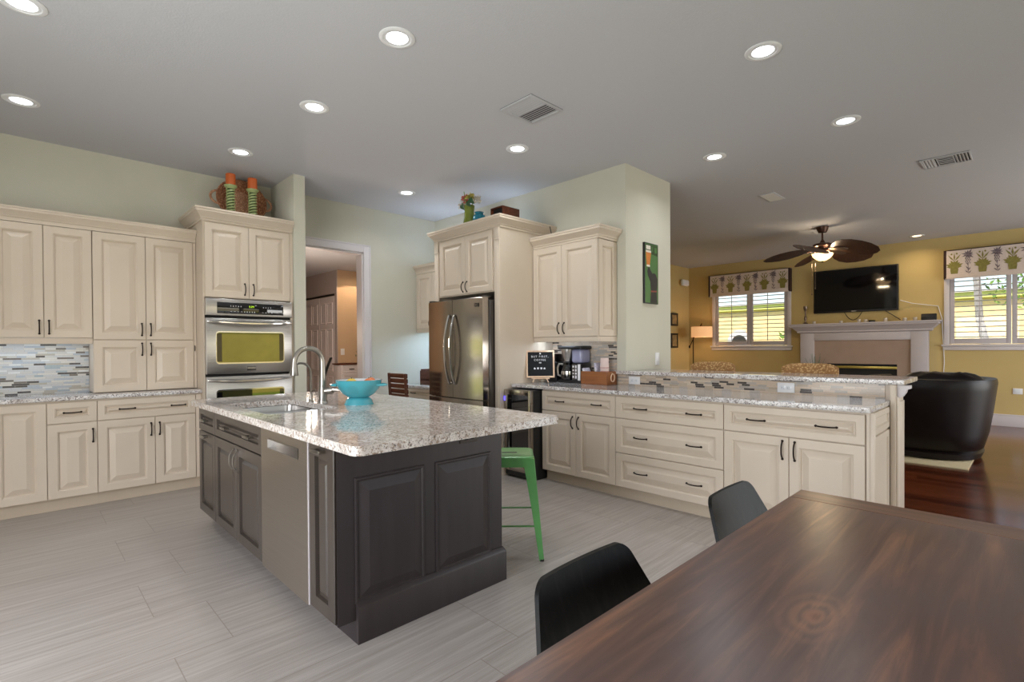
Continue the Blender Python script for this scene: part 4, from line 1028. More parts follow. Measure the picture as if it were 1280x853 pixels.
MB().box(6.27, 6.60, .40, .415, CEIL - .012, CEIL - .001, .003).box(6.27, 6.60, .755, .77, CEIL - .012, CEIL - .001, .003).box(6.27, 6.285, .415, .755, CEIL - .012, CEIL - .001, .003).box(6.585, 6.60, .415, .755, CEIL - .012, CEIL - .001, .003).box(6.285, 6.585, .522, .528, CEIL - .012, CEIL - .001).box(6.285, 6.585, .642, .648, CEIL - .012, CEIL - .001).build('frame', 'ventw', o)
mb = MB()
for i in range(4):
    y = .665 + i * .024
    mb.loops([[(x, y + .009, CEIL - .0105), (x, y + .017, CEIL - .0105), (x, y + .003, CEIL - .0015), (x, y - .005, CEIL - .0015)] for x in (6.285, 6.585)])
    y = .43 + i * .024
    mb.loops([[(x, y - .006, CEIL - .0105), (x, y + .002, CEIL - .0105), (x, y + .014, CEIL - .0015), (x, y + .006, CEIL - .0015)] for x in (6.285, 6.585)])
for i in range(5):
    x = 6.30 + i * .06
    mb.loops([[(x, y, CEIL - .0105), (x + .03, y, CEIL - .0105), (x + .05, y, CEIL - .0015), (x + .02, y, CEIL - .0015)] for y in (.53, .64)])
mb.build('slats', 'ventw', o, smooth=0)
o = thing('ceiling_speaker', 'flat square speaker grille flush in the living room ceiling', 'speaker', (6.48, 2.18, CEIL))
MB().box(6.29, 6.67, 2.09, 2.27, CEIL - .008, CEIL, .003).build('frame', 'ventw', o)
MB().box(6.305, 6.655, 2.105, 2.255, CEIL - .0095, CEIL - .0075).build('grille', 'white', o)

# ceiling fan
fx, fy = 8.70, 2.21
o = thing('ceiling_fan', 'brown ceiling fan with palm-leaf blades and glowing bowl light', 'fan', (fx, fy, CEIL))
MB().lathe([(.085, 0), (.085, -.01), (.07, -.05), (.055, -.085), (.02, -.09)], (fx, fy, CEIL), 24).build('canopy', 'fanbronze', o)
MB().tube([(fx, fy, CEIL - .08), (fx, fy, CEIL - .24)], .013, 10).build('downrod', 'fanbronze', o)
MB().lathe([(.014, -.19), (.03, -.22), (.04, -.24), (.10, -.25), (.125, -.262), (.125, -.29), (.10, -.305), (.085, -.34), (.105, -.36), (.105, -.385), (.06, -.40)], (fx, fy, CEIL), 28).build('motor', 'fanbronze', o)
g = MB().lathe([(.02, -.40), (.135, -.402), (.142, -.41), (.128, -.44), (.098, -.475), (.05, -.505), (.012, -.512)], (fx, fy, CEIL), 32).build('bowl_shade', 'bowl', o)
MB().lathe([(.004, -.508), (.016, -.513), (.012, -.524), (.003, -.534)], (fx, fy, CEIL), 12).build('finial', 'fanbronze', g)
for k in range(5):
    a = math.radians(33.25 + 72 * k); ca, sa = math.cos(a), math.sin(a); zb = CEIL - .345
    def Pb(r, t, dz, ca=ca, sa=sa, zb=zb): return (fx + ca * r - sa * t, fy + sa * r + ca * t, zb + dz)
    outl = [(.17, .0)] ; top = []
    prof = [(.16, .05), (.22, .11), (.32, .18), (.44, .22), (.57, .215), (.68, .17), (.76, .10), (.80, .0)]
    tilt = .42
    lo, hi = [], []
    ring = [(r, t) for r, t in prof] + [(r, -t) for r, t in reversed(prof[:-1])]
    bl = MB().loops([[Pb(r, t, -t * tilt - (r - .17) * .16 - .004 * math.cos(t * 20)) for r, t in ring], [Pb(r, t, -t * tilt - (r - .17) * .16 + .007) for r, t in ring]]).build('blade', 'blade', o)
    MB().loops([[Pb(r, t * .9, -t * tilt - (r - .17) * .16 - .018) for r, t in ((.09, .02), (.17, .03), (.26, .045), (.34, .04), (.39, .0), (.34, -.04), (.26, -.045), (.17, -.03), (.09, -.02))], [Pb(r, t * .9, -t * tilt - (r - .17) * .16 - .008) for r, t in ((.09, .02), (.17, .03), (.26, .045), (.34, .04), (.39, .0), (.34, -.04), (.26, -.045), (.17, -.03), (.09, -.02))]]).build('blade_iron', 'pewter', bl)
mb = MB()
for dx in (-.02, .025): mb.tube([(fx - .06, fy + .10 + dx, CEIL - .39), (fx - .06, fy + .10 + dx, CEIL - .95 - dx * 2)], .0028, 5).ell((fx - .06, fy + .10 + dx, CEIL - .96 - dx * 2), (.008, .008, .014), 8, 6)
mb.build('pull_chain', 'pewter', o)
light('fan_lamp', 'AREA', (fx, fy, CEIL - .545), 17, (1, .78, .5), .2)
for k in range(3): light('fan_lamp_upper', 'POINT', (fx + .122 * math.cos(k * 2.09), fy + .122 * math.sin(k * 2.09), CEIL - .392), 3.2, (1, .8, .55), .012)

# ================================================================ living room
o = thing('television', 'large black flat television mounted above the white mantel', 'television', (10.97, 2.277, 2.29))
MB().box(10.945, 11.0, 1.622, 2.932, 1.89, 2.695, .01).build('case', 'black', o)
s_ = MB().box(10.942, 10.9455, 1.645, 2.909, 1.925, 2.673).build('screen', 'screen', o)
MB().box(10.941, 10.9455, 2.24, 2.315, 1.901, 1.913).build('logo', 'nickel', o)
MB().box(11.0, 11.038, 2.1, 2.45, 2.15, 2.45).build('wall_bracket', 'black', o)
for y0, dy, dp, l in ((2.45, -.30, .17, 'looped black cable hanging below the middle of the television'), (1.85, -.25, .2, 'black cable dropping from the right end of the television')):
    tag(MB().tube([(11.01, y0 + dy * t, 1.92 - dp * (1 - (2 * t - 1) ** 2) if y0 > 2 else 1.92 - dp * t) for t in arc(12, 0, 1)], .006, 6).build('cable', 'black', loc=(11.01, y0, 1.8)), l, 'cable')
tag(MB().tube([(10.97, 1.60, 2.06), (11.02, 1.45, 2.0), (11.03, 1.10, 1.93), (11.03, 1.05, 1.72), (11.03, 1.02, 1.0), (11.02, 1.05, .35)], .006, 6).build('cable', 'white', loc=(11.0, 1.2, 1.5)), 'thin white cable running down the wall right of the mantel', 'cable')

o = thing('fireplace', 'pale painted fireplace surround with stepped mantel shelf and black firebox', 'fireplace', (10.95, 2.17, 0))
ls = []
for e, z in ((0, 1.515), (.03, 1.53), (.03, 1.555), (.06, 1.58), (.10, 1.625), (.125, 1.64), (.125, 1.665), (.15, 1.668), (.15, 1.69), (0, 1.69)):
    ls.append([(10.85 - e, 1.19 - e, z), (11.04, 1.19 - e, z), (11.04, 3.155 + e, z), (10.85 - e, 3.155 + e, z)])
MB().loops(ls).build('mantel_shelf', 'mantel', o)
mb = MB()
for a, b in ((1.215, 1.44), (2.90, 3.135)): mb.box(10.85, 11.04, a, b, 0, 1.515, .006).box(10.835, 10.86, a - .008, b + .008, 0, .2, .005)
mb.box(10.85, 11.04, 1.44, 2.90, 1.375, 1.515, .004).build('surround', 'mantel', o)
mb = MB().box(10.88, 11.04, 1.44, 1.63, 0, 1.375).box(10.88, 11.04, 2.70, 2.90, 0, 1.375).box(10.88, 11.04, 1.63, 2.70, .945, 1.375).build('stone_slip', 'sand', o)
fb = MB().box(10.94, 11.03, 1.63, 2.70, .02, .945).build('firebox', 'soot', o)
MB().box(10.872, 10.90, 1.63, 2.70, .862, .905, .004).build('hood_strip', 'brass', fb)
tag(MB().box(10.60, 10.83, 1.15, 3.2, 0, .05, .006).build('hearth', 'sand', loc=(10.7, 2.17, 0)), 'low stone hearth in front of the fireplace', 'hearth')
t = thing('plant', 'wispy dark grass arrangement on the hearth left of the firebox', 'plant', (10.72, 2.84, .05))
MB().lathe([(.06, 0), (.08, .1), (.07, .28), (.05, .4)], (10.72, 2.84, .05), 16).build('pot', 'pewter', t)
mb = MB(); rnd = random.Random(3)
for i in range(12):
    a = rnd.random() * 6.28; k = rnd.random() * .18; hh = .5 + rnd.random() * .2
    mb.tube([(10.72, 2.84, .4), (10.72 + k * .4 * math.cos(a), 2.84 + k * .4 * math.sin(a), .45 + hh * .6), (10.72 + k * math.cos(a), 2.84 + k * math.sin(a), .45 + hh)], [.005, .004, .002], 4)
mb.build('grass_blades', 'leafg', t)
o = thing('candlestick', 'tall turned metal candlestick at the left end of the mantel', 'candlestick', (10.87, 3.05, 1.69))
MB().lathe([(.05, 0), (.05, .012), (.02, .03), (.012, .06), (.022, .09), (.028, .12), (.012, .16), (.010, .24), (.02, .27), (.034, .30), (.034, .345), (.03, .35)], (10.87, 3.05, 1.69), 18).build('stem', 'pewter', o)
MB().lathe([(.026, .345), (.026, .352), (.0, .353)], (10.87, 3.05, 1.69), 14, False).build('drip_pan', 'brass', o)
VOT = [(2.90, .05, 'votive glass beside the tall candlestick on the mantel'), (2.46, .045, 'second small votive glass from the left along the mantel'), (2.18, .06, 'votive glass on the mantel left of the small dark box'), (2.08, .055, 'third votive glass on the mantel under the television middle'), (1.79, .065, 'votive glass under the hanging television cables'), (1.52, .055, 'votive glass on the mantel right of the cables'), (1.38, .06, 'votive glass nearest the black box on the mantel')]
for y, hh, l in VOT:
    v = thing('votive_holder', l, 'candle holder', (10.86, y, 1.69), 'glass votives on the mantel')
    MB().lathe([(.022, 0), (.028, hh * .3), (.030, hh), (.027, hh), (.025, hh * .35), (0, hh * .3)], (10.86, y, 1.69), 14, False).build('glass_cup', 'glasscup', v)
    MB().lathe([(.02, hh * .32), (.02, hh * .7), (0, hh * .72)], (10.86, y, 1.69), 10, False).build('wax', 'white', v)
o = thing('media_box', 'black rectangular device at the right end of the mantel', 'device', (10.86, 1.22, 1.69))
MB().box(10.82, 10.90, 1.10, 1.30, 1.69, 1.80, .008).build('case', 'black', o)
MB().box(10.816, 10.822, 1.12, 1.28, 1.735, 1.745).build('slot', 'gap', o)
o = thing('small_box', 'small flat dark box among the votives on the mantel', 'box', (10.85, 1.98, 1.69))
MB().box(10.82, 10.88, 1.94, 2.03, 1.69, 1.72, .004).build('case', 'black', o)
MB().box(10.818, 10.882, 1.938, 2.032, 1.712, 1.724, .003).build('lid', 'gap', o)

# valances with printed pots and flowers
def valance(label, y0, y1):
    z0, z1 = 2.36, 2.825; M = Wf(11.04); D = .11
    o = thing('valance', label, 'valance', (10.98, (y0 + y1) / 2, z0), 'printed window valances')
    mb = MB()
    mb.mbox(M, y0 + .035, y1 - .035, z0 + .03, z1, D - .012, D)
    mb.mbox(M, y0, y1, z1 - .012, z1, 0, D)
    for i in range(3): mb.mbox(M, y0 + .035, y1 - .035, z0 + .005 + i * .018, z0 + .03 + i * .018, D - .008, D + .008 - i * .002, .004)
    mb.mbox(M, y0 + .02, y1 - .02, z0 - .005, z0 + .012, D - .004, D + .004)
    cl = mb.build('fabric', 'valance', o)
    n = 9; st = (y1 - y0 - .1) / n; nz = [D + .001]
    def nxt(): nz[0] += .00004; return nz[0]
    g = MB(); p = g; rnd = random.Random(5)
    def leaf(mb, u, v, ang, L, w):
        d = (math.cos(ang), math.sin(ang)); q = (-d[1], d[0])
        nn = nxt(); pts = [(u, v), (u + d[0] * L * .5 + q[0] * w, v + d[1] * L * .5 + q[1] * w), (u + d[0] * L, v + d[1] * L), (u + d[0] * L * .5 - q[0] * w, v + d[1] * L * .5 - q[1] * w)]
        mb.add([M(a, min(max(b, z0 + .02), z1 - .005), nn) for a, b in pts], [(0, 1, 2, 3)])
    def disc(mb, u, v, ru, rv, k=10):
        nn = nxt()
        mb.add([M(u + ru * math.cos(t), min(max(v + rv * math.sin(t), z0 + .02), z1 - .005), nn) for t in arc(k - 1, 0, 2 * PI * (k - 1) / k)], [tuple(range(k))])
    for i in range(n):
        u = y1 - .05 - st * (i + .5)
        g.cur = i % 2
        if i % 2 == 0:
            v = z0 + .075; nn = nxt()
            g.add([M(u + a, v + b, nn) for a, b in ((-.042, 0), (.042, 0), (.050, .06), (.046, .12), (-.046, .12), (-.050, .06))], [(0, 1, 2, 3, 4, 5)])
            for a in range(9): leaf(g, u, v + .115, math.radians(0 + a * 22.5), .098 + .02 * (a % 2), .024)
            for a in (55, 90, 125): leaf(g, u, v + .20, math.radians(a), .14, .011)
            disc(g, u - .03, v + .325, .012, .015); disc(g, u + .035, v + .32, .012, .015)
        else:
            v = z1 - .03
            for a in range(10): leaf(p, u, v - .06, math.radians(a * 36 + 10), .065 + .025 * (a % 3 == 0), .011)
            for r_ in range(5):
                for c_ in range(3): disc(p, u + (c_ - 1) * .022 + (r_ % 2) * .008, v - .10 - r_ * .026, .011 - r_ * .0012, .011, 7)
            for a, zz in ((60, -.30), (120, -.32), (50, -.36), (130, -.37), (80, -.25)): leaf(p, u, v + zz, math.radians(a), .06, .007)
            leaf(p, u, v - .38, PI / 2, .16, .004)
    g.build('pattern_print', ['olive', 'plum'], cl, smooth=0)
    for a, b in ((y0, y0 + .036), (y1 - .036, y1)):
        MB().mbox(M, a, b, z0 + .0, z1, 0, D + .004, .003).build('side_band', 'brownband', o)
valance('printed valance over the window beside the floor lamp', 3.337, 4.99)
valance('printed valance over the window at the right picture edge', -.60, 1.022)

# floor lamp
lx, ly = 10.55, 4.97
o = thing('floor_lamp', 'black floor lamp with glowing drum shade in the far corner', 'lamp', (lx, ly + .19, 0))
MB().lathe([(.14, 0), (.14, .015), (.02, .03)], (lx, ly + .19, 0), 24).build('base', 'bronze', o)
MB().tube([(lx, ly + .19, .02), (lx, ly + .19, 1.50)], .011, 8).build('pole', 'bronze', o)
MB().tube([(lx, ly + .27, 1.28), (lx, ly + .19, 1.44), (lx, ly + .02, 1.74), (lx, ly, 1.76)], .009, 8).ell((lx, ly + .275, 1.27), (.02, .02, .035), 10, 8).build('swing_arm', 'bronze', o)
MB().loops([[(lx + r * math.cos(t), ly + r * math.sin(t), z) for t in arc(31, 0, 2 * PI * 31 / 32)] for r, z in ((.215, 1.475), (.215, 1.70), (.211, 1.70), (.211, 1.475), (.215, 1.475))], False, False).build('lamp_shade', 'shade', o)
MB().tube([(lx, ly, 1.60), (lx, ly, 1.78)], .008, 8).build('harp', 'bronze', o)
MB().ell((lx, ly, 1.60), (.03, .03, .045), 12, 8).build('bulb', 'bowl', o)
light('floor_lamp_bulb', 'POINT', (lx, ly, 1.58), 7, (1, .74, .46), .05)

# pictures and sensor on the living room wall
for z, l in ((1.872, 'upper small black framed print on the yellow wall beside the pier'), (1.41, 'lower small black framed print on the yellow wall beside the pier')):
    o = thing('framed_picture', l, 'picture', (10.30, 5.49, z), 'pair of small framed prints')
    hh = .14 if z > 1.6 else .16; x0, x1 = 10.17, 10.465
    MB().box(x0, x1, 5.478, 5.5, z - hh, z + hh).build('backing', 'frameblk', o)
    MB().box(x0, x0 + .04, 5.468, 5.48, z - hh, z + hh, .003).box(x1 - .04, x1, 5.468, 5.48, z - hh, z + hh, .003).box(x0 + .04, x1 - .04, 5.468, 5.48, z + hh - .04, z + hh, .003).box(x0 + .04, x1 - .04, 5.468, 5.48, z - hh, z - hh + .04, .003).build('frame', 'frameblk', o)
    MB().box(x0 + .04, x1 - .04, 5.475, 5.4779, z - hh + .04, z + hh - .04).build('print', 'art', o)
o = thing('wall_speaker', 'small white rounded speaker high in the living room corner', 'speaker', (10.70, 5.47, 2.70))
MB().box(10.55, 10.83, 5.38, 5.465, 2.63, 2.77, .035, 3).build('housing', 'white', o)
MB().box(10.66, 10.72, 5.465, 5.5, 2.67, 2.73).build('bracket', 'white', o)

# leather armchair on its rug
tag(MB().box(6.90, 9.2, .45, 3.0, .0, .014, .004).build('rug', 'rug', loc=(8, 1.7, 0)), 'beige rug under the dark leather armchair', 'rug')
o = thing('leather_armchair', 'big dark brown leather tub armchair seen from behind', 'armchair', (7.72, .86, .014))
ax, ay = 7.74, .87
def ringpts(rx, ry, z, a0=0, a1=2 * PI, n=40, p=2.6):
    out = []
    for t in arc(n, a0, a1):
        cs, sn = math.cos(t), math.sin(t)
        out.append((ax + rx * math.copysign(abs(cs) ** (2 / p), cs), ay + ry * math.copysign(abs(sn) ** (2 / p), sn), z))
    return out
full = 2 * PI * 39 / 40
MB().loops([ringpts(rx, ry, z, 0, full, 39) for rx, ry, z in ((.50, .44, .016), (.55, .48, .03), (.56, .50, .09), (.52, .48, .115))]).build('base', 'leather', o)
A0, A1 = math.radians(48), math.radians(312)
sec = []
for rx, ry, z in ((.52, .46, .10), (.56, .50, .14), (.60, .54, .30), (.63, .575, .55), (.655, .60, .78), (.66, .61, .86), (.645, .60, .90), (.58, .53, .905), (.50, .46, .87), (.45, .41, .55), (.42, .38, .14)):
    sec.append(ringpts(rx, ry, z, A0, A1, 40))
MB().loops(list(map(list, zip(*sec)))).build('shell', 'leather', o, smooth=60)
MB().box(ax - .40, ax + .52, ay - .37, ay + .37, .12, .46, .08, 4).build('seat_cushion', 'leather', o, smooth=60)
mb = MB()
rnd = random.Random(2)
def puff(c, r, s):
    ls = []
    for i in range(1, 10):
        a = -PI / 2 + PI * i / 10
        ls.append([(c[0] + r[0] * math.copysign(abs(math.cos(a)) ** .6, math.cos(a)) * math.copysign(abs(math.cos(t)) ** .7, math.cos(t)) * (1 + .03 * math.sin(5 * t + s)), c[1] + r[1] * math.copysign(abs(math.cos(a)) ** .5, math.cos(a)) * math.copysign(abs(math.sin(t)) ** .7, math.sin(t)), c[2] + r[2] * math.sin(a) * (1 + .10 * math.sin(7 * t + s))) for t in arc(35, 0, 2 * PI * 35 / 36)])
    return MB().loops(ls)
puff((ax - .30, ay - .16, .86), (.17, .36, .115), 0).build('back_cushion', 'leather', o, smooth=60)
puff((ax - .30, ay + .33, .82), (.16, .16, .095), 2).build('back_cushion', 'leather', o, smooth=60)

# woven bar stools on the living room side
def bar_stool(y, label):
    x = 5.02
    o = thing('bar_stool', label, 'stool', (x, y, 0), 'woven bar stools behind the bar')
    ls = []
    for i in range(13):
        t = i / 12 * 2 - 1; xo = x + .06 * (1 - t * t); hh = 1.125 - .035 * abs(t) ** 5; w_ = .025 * (1 - .5 * abs(t) ** 6)
        yy = y + t * .225
        ls.append([(xo - w_, yy, .74), (xo + w_, yy, .74), (xo + w_, yy, hh - .02), (xo + w_ * .5, yy, hh), (xo - w_ * .5, yy, hh), (xo - w_, yy, hh - .02)])
    MB().loops(ls).build('backrest', 'wicker', o, smooth=50)
    MB().box(x - .40, x + .03, y - .22, y + .22, .66, .74, .03, 3).build('seat', 'wicker', o)
    for a in (-.37, .02):
        for b in (-.19, .19): MB().tube([(x + a, y + b, .67), (x + a * 1.05 + (.02 if a > 0 else 0), y + b * 1.1, 0)], [.02, .015], 8).build('leg', 'darkwood', o)
    MB().tube([(x - .37, y - .2, .25), (x - .37, y + .2, .25)], .012, 8).tube([(x + .03, y - .2, .3), (x + .03, y + .2, .3)], .012, 8).build('foot_rail', 'darkwood', o)
bar_stool(2.255, 'woven seagrass bar stool behind the bar, nearer the pier')
bar_stool(1.378, 'woven seagrass bar stool behind the bar, in front of the fireplace')

# ================================================================ hall furniture
o = thing('credenza', 'white hall credenza with dark top seen through the doorway', 'credenza', (4.6, 8.86, 0))
MB().box(4.18, 5.3, 8.72, 9.02, .05, .985, .004).build('body', 'trim', o)
MB().box(4.15, 5.33, 8.69, 9.025, .985, 1.01, .004).build('top', 'darkwood', o)
Mh = S(8.72)
for i in range(3):
    a = 4.20 + i * .36; d = MB().panel(Mh, a, a + .35, .84, .97, .014, .02, 'flat').build('drawer', 'trim', o)
    MB().mbox(Mh, a + .13, a + .22, .895, .912, .014, .03).build('handle', 'frameblk', d)
    d = MB().panel(Mh, a, a + .35, .10, .82, .014, .04, 'flat').build('door', 'trim', o)
    MB().mbox(Mh, a + .20, a + .225, .64, .68, .014, .03).build('handle', 'frameblk', d)
for x in (4.2, 5.22): MB().box(x, x + .06, 8.74, 9.0, 0, .05).build('foot', 'trim', o)
t = thing('plant', 'small green potted plant on the hall credenza', 'plant', (4.66, 8.85, 1.01))
MB().lathe([(.05, 0), (.065, .08), (.06, .085)], (4.66, 8.85, 1.01), 14).build('pot', 'white', t)
mb = MB(); rnd = random.Random(8)
for i in range(60):
    p = Vector((4.66 + rnd.gauss(0, .05), 8.85 + rnd.gauss(0, .05), 1.12 + abs(rnd.gauss(0, .06)))); a = Vector((rnd.gauss(0, 1), rnd.gauss(0, 1), rnd.gauss(0, 1))).normalized(); bb = a.orthogonal().normalized()
    mb.add([p - a * .03, p + bb * .014, p + a * .03, p - bb * .014], [(0, 1, 2, 3)])
mb.build('leaves', 'leafg', t, smooth=0)
o = thing('light_switch', 'white switch plate on the tan hall wall beyond the doorway', 'switch', (4.36, 9.025, 1.30))
MB().box(4.32, 4.395, 9.02, 9.03, 1.16, 1.28, .003).build('plate', 'white', o); MB().box(4.345, 4.37, 9.016, 9.021, 1.19, 1.25, .002).build('rocker', 'white', o)
o = thing('hall_chair', 'dark high-backed dining chair in the room beyond the doorway', 'chair', (2.88, 7.2, 0), rot=math.radians(246), local=True)
cols = []
for i in range(9):
    z = .42 + i * .092; t = i / 8; yb = .20 + .02 * t + .14 * t * t
    cols.append([(-.21, yb, z), (.21, yb, z), (.21, yb + .035, z), (-.21, yb + .035, z)])
MB().loops(cols).build('backrest', 'black', o, smooth=50)
MB().box(-.22, .22, -.24, .22, .42, .46, .01).build('seat_frame', 'darkwood', o)
MB().box(-.20, .20, -.22, .18, .46, .51, .02, 3).build('seat_cushion', 'cushion', o)
for x in (-.19, .19):
    for y in (-.2, .2): MB().tube([(x, y, 0), (x * .95, y, .42)], .02, 8).build('leg', 'darkwood', o)

# ================================================================ things on top of the cabinets
TT = 2.58
o = thing('wicker_tray', 'oval brown wicker tray with loop handles leaning behind the candles', 'basket', (1.68, 5.76, TT))
T_ = Matrix.Translation((1.68, 5.72, TT + .003)) @ Matrix.Rotation(math.radians(-12), 4, 'X')
def tray(r0, r1, h0, h1, nn, n=44):
    return [((r0 + (r1 - r0)) * math.cos(t), nn, .235 + r1 * .98 * math.sin(t)) for t in arc(n - 1, 0, 2 * PI * (n - 1) / n)]
mb = MB(); mb.T = T_
ls = []
for r, y in ((.15, .03), (.17, .0), (.235, -.045), (.240, -.035), (.18, .03), (.15, .045)): ls.append([(r * .98 * math.cos(t), y, .235 + r * .95 * math.sin(t)) for t in arc(43, 0, 2 * PI * 43 / 44)])
mb.loops(ls, False, False).build('rim', 'basket', o)
mb = MB(); mb.T = T_
mb.loops([[(r * math.cos(t), y, .235 + r * .95 * math.sin(t)) for t in arc(31, 0, 2 * PI * 31 / 32)] for r, y in ((.152, .03), (.152, .045))]).build('woven_centre', 'basket2', o)
for k in range(5):
    mb = MB(); mb.T = T_; r = .17 + k * .016
    mb.tube([(r * math.cos(t), .0 - .011 * k - .004, .235 + r * .95 * math.sin(t)) for t in arc(48, 0, 2 * PI)], .009, 6, False).build('coil', 'basket', o)
for s in (-1, 1):
    mb = MB(); mb.T = T_
    mb.tube([(s * (.215 + .075 * math.cos(t)), -.04, .235 + .07 * math.sin(t) + .0) for t in arc(14, -PI / 2, PI / 2)], .012, 8).build('loop_handle', 'basket2', o)
for x, l in ((1.512, 'left'), (1.712, 'right')):
    o = thing('candle_holder', ('pale green spiral candle holder on the oven tower, nearer the left wall cabinets' if l == 'left' else 'pale green spiral candle holder on the oven tower, nearer the doorway'), 'candle holder', (x, 5.50, TT), 'spiral candle holders')
    MB().lathe([(.052, 0), (.052, .012), (.038, .02), (.030, .03), (.030, .28), (.036, .288), (.05, .296), (.056, .302), (.056, .312), (.0, .312)], (x, 5.50, TT), 28).build('column', 'darkgreen', o)
    for k in range(2):
        pts = [(x + .034 * math.cos(t + k * PI), 5.50 + .034 * math.sin(t + k * PI), TT + .025 + .25 * i / 72) for i, t in enumerate(arc(72, 0, 2 * PI * 4.5))]
        MB().tube(pts, .0088, 6).build('spiral', 'sagegreen', o)
    MB().lathe([(.033, .278), (.038, .286), (.052, .295), (.0575, .302), (.0575, .311)], (x, 5.50, TT), 28, False).build('cup', 'sagegreen', o)
    cn = thing('candle', ('fat orange candle on the green holder nearer the left wall cabinets' if l == 'left' else 'fat orange candle on the green holder nearer the doorway'), 'candle', (x, 5.50, TT + .312), 'orange pillar candles')
    MB().lathe([(.042, 0), (.044, .006), (.044, .108), (.040, .112), (.0, .104)], (x, 5.50, TT + .312), 28).build('wax', 'orange', cn)
    MB().tube([(x, 5.50, TT + .415), (x + .003, 5.50, TT + .43)], .002, 5).build('wick', 'black', cn)

FT = 2.60
vx, vy = 3.55, 4.30
o = thing('flower_vase', 'green glass vase of mixed flowers on top of the fridge surround', 'vase', (vx, vy, FT))
MB().lathe([(.070, 0), (.072, .01), (.060, .10), (.052, .17), (.060, .235), (.055, .235), (.048, .17), (.056, .10), (.066, .012)], (vx, vy, FT), 20, True).build('glass', 'greenvase', o)
mb = MB()
for i in range(6):
    a = i * 1.05; mb.tube([(vx + .03 * math.cos(a), vy + .03 * math.sin(a), FT + .02), (vx - .03 * math.cos(a), vy - .03 * math.sin(a), FT + .24), (vx - .07 * math.cos(a), vy - .07 * math.sin(a), FT + .31)], .004, 5)
mb.tube([(vx, vy, FT + .1), (vx - .01, vy + .05, FT + .30), (vx - .02, vy + .065, FT + .40)], .004, 5)
mb.build('stems', 'leafl', o)
rnd = random.Random(11)
def flower(c, r, mt, n=14):
    mb = MB()
    for i in range(n):
        a = i * 2.4; e = rnd.uniform(-.5, 1.2); d = Vector((math.cos(a) * math.cos(e), math.sin(a) * math.cos(e), math.sin(e))); q = d.orthogonal().normalized(); w_ = d.cross(q)
        p = Vector(c) + d * r
        mb.add([Vector(c), Vector(c) + d * r * .6 + q * r * .38, p, Vector(c) + d * r * .6 - q * r * .38, Vector(c) + d * r * .65 + w_ * r * .15], [(0, 1, 4), (1, 2, 4), (2, 3, 4), (3, 0, 4)])
    mb.build('flower', mt, o, smooth=0)
for dy, dx, dz, r, mt in ((.13, .0, .25, .055, 'petal_w'), (.09, -.03, .27, .05, 'petal_w'), (-.10, .02, .29, .06, 'petal_w'), (-.14, .0, .255, .05, 'petal_w'), (.03, -.04, .30, .05, 'petal_c'), (.045, -.02, .335, .045, 'petal_c'), (.0, -.05, .265, .035, 'petal_c'), (-.03, -.03, .31, .05, 'petal_y'), (-.06, -.02, .33, .04, 'petal_y'), (.0, .03, .33, .05, 'petal_y'), (.065, .02, .345, .03, 'petal_c')):
    flower((vx + dx, vy + dy, FT + dz), r, mt)
mb = MB()
for dy, dz, L in ((-.09, .27, .12), (.06, .24, .08), (-.05, .25, .09)):
    mb.add([(vx - .05, vy + dy + .04, FT + dz + .02), (vx - .07, vy + dy + .01, FT + dz - .03), (vx - .06, vy + dy - L * .6, FT + dz - .06), (vx - .05, vy + dy - .01, FT + dz + .03)], [(0, 1, 2, 3)])
mb.build('leaf', 'leafg', o, smooth=0)
o = thing('glass_jar', 'teal blue glass jar beside the flower vase on the fridge surround', 'jar', (3.56, 4.145, FT))
MB().lathe([(.05, 0), (.068, .012), (.072, .07), (.062, .10), (.045, .112), (.045, .13), (.052, .135), (.046, .135), (.04, .11), (.056, .098), (.064, .07), (.06, .016)], (3.56, 4.145, FT), 22).build('body', 'blueglass', o)
MB().tube([(3.525, 4.095, FT + .12), (3.51, 4.065, FT + .10), (3.505, 4.07, FT + .05), (3.52, 4.09, FT + .03)], .007, 6).build('ear_handle', 'blueglass', o)
o = thing('wooden_crate', 'reddish brown wooden box open at the front on the fridge surround', 'box', (3.68, 3.86, FT))
x0, x1, y0, y1, z1 = 3.56, 3.80, 3.775, 3.965, FT + .138
MB().box(x0, x1, y0, y0 + .014, FT, z1, .002).box(x0, x1, y1 - .014, y1, FT, z1, .002).box(x0, x1, y0 + .014, y1 - .014, z1 - .012, z1).box(x0, x1, y0 + .014, y1 - .014, FT, FT + .012).build('case', 'darkwood', o)
MB().box(x0 + .03, x0 + .04, y0 + .014, y1 - .014, FT + .012, z1 - .012).build('hollow_shade', 'gap', o)  # near-black sheet painted in for the shaded hollow of the crate
tag(MB().tube([(4.2, 3.95, FT + .022), (4.1, 3.72, FT + .03), (4.12, 3.63, FT - .02), (4.14, 3.62, FT - .13), (4.16, 3.60, FT - .165)], .005, 6).build('cable', 'black', loc=(4.15, 3.8, FT)), 'black lead dropping from the top of the fridge surround', 'cable')

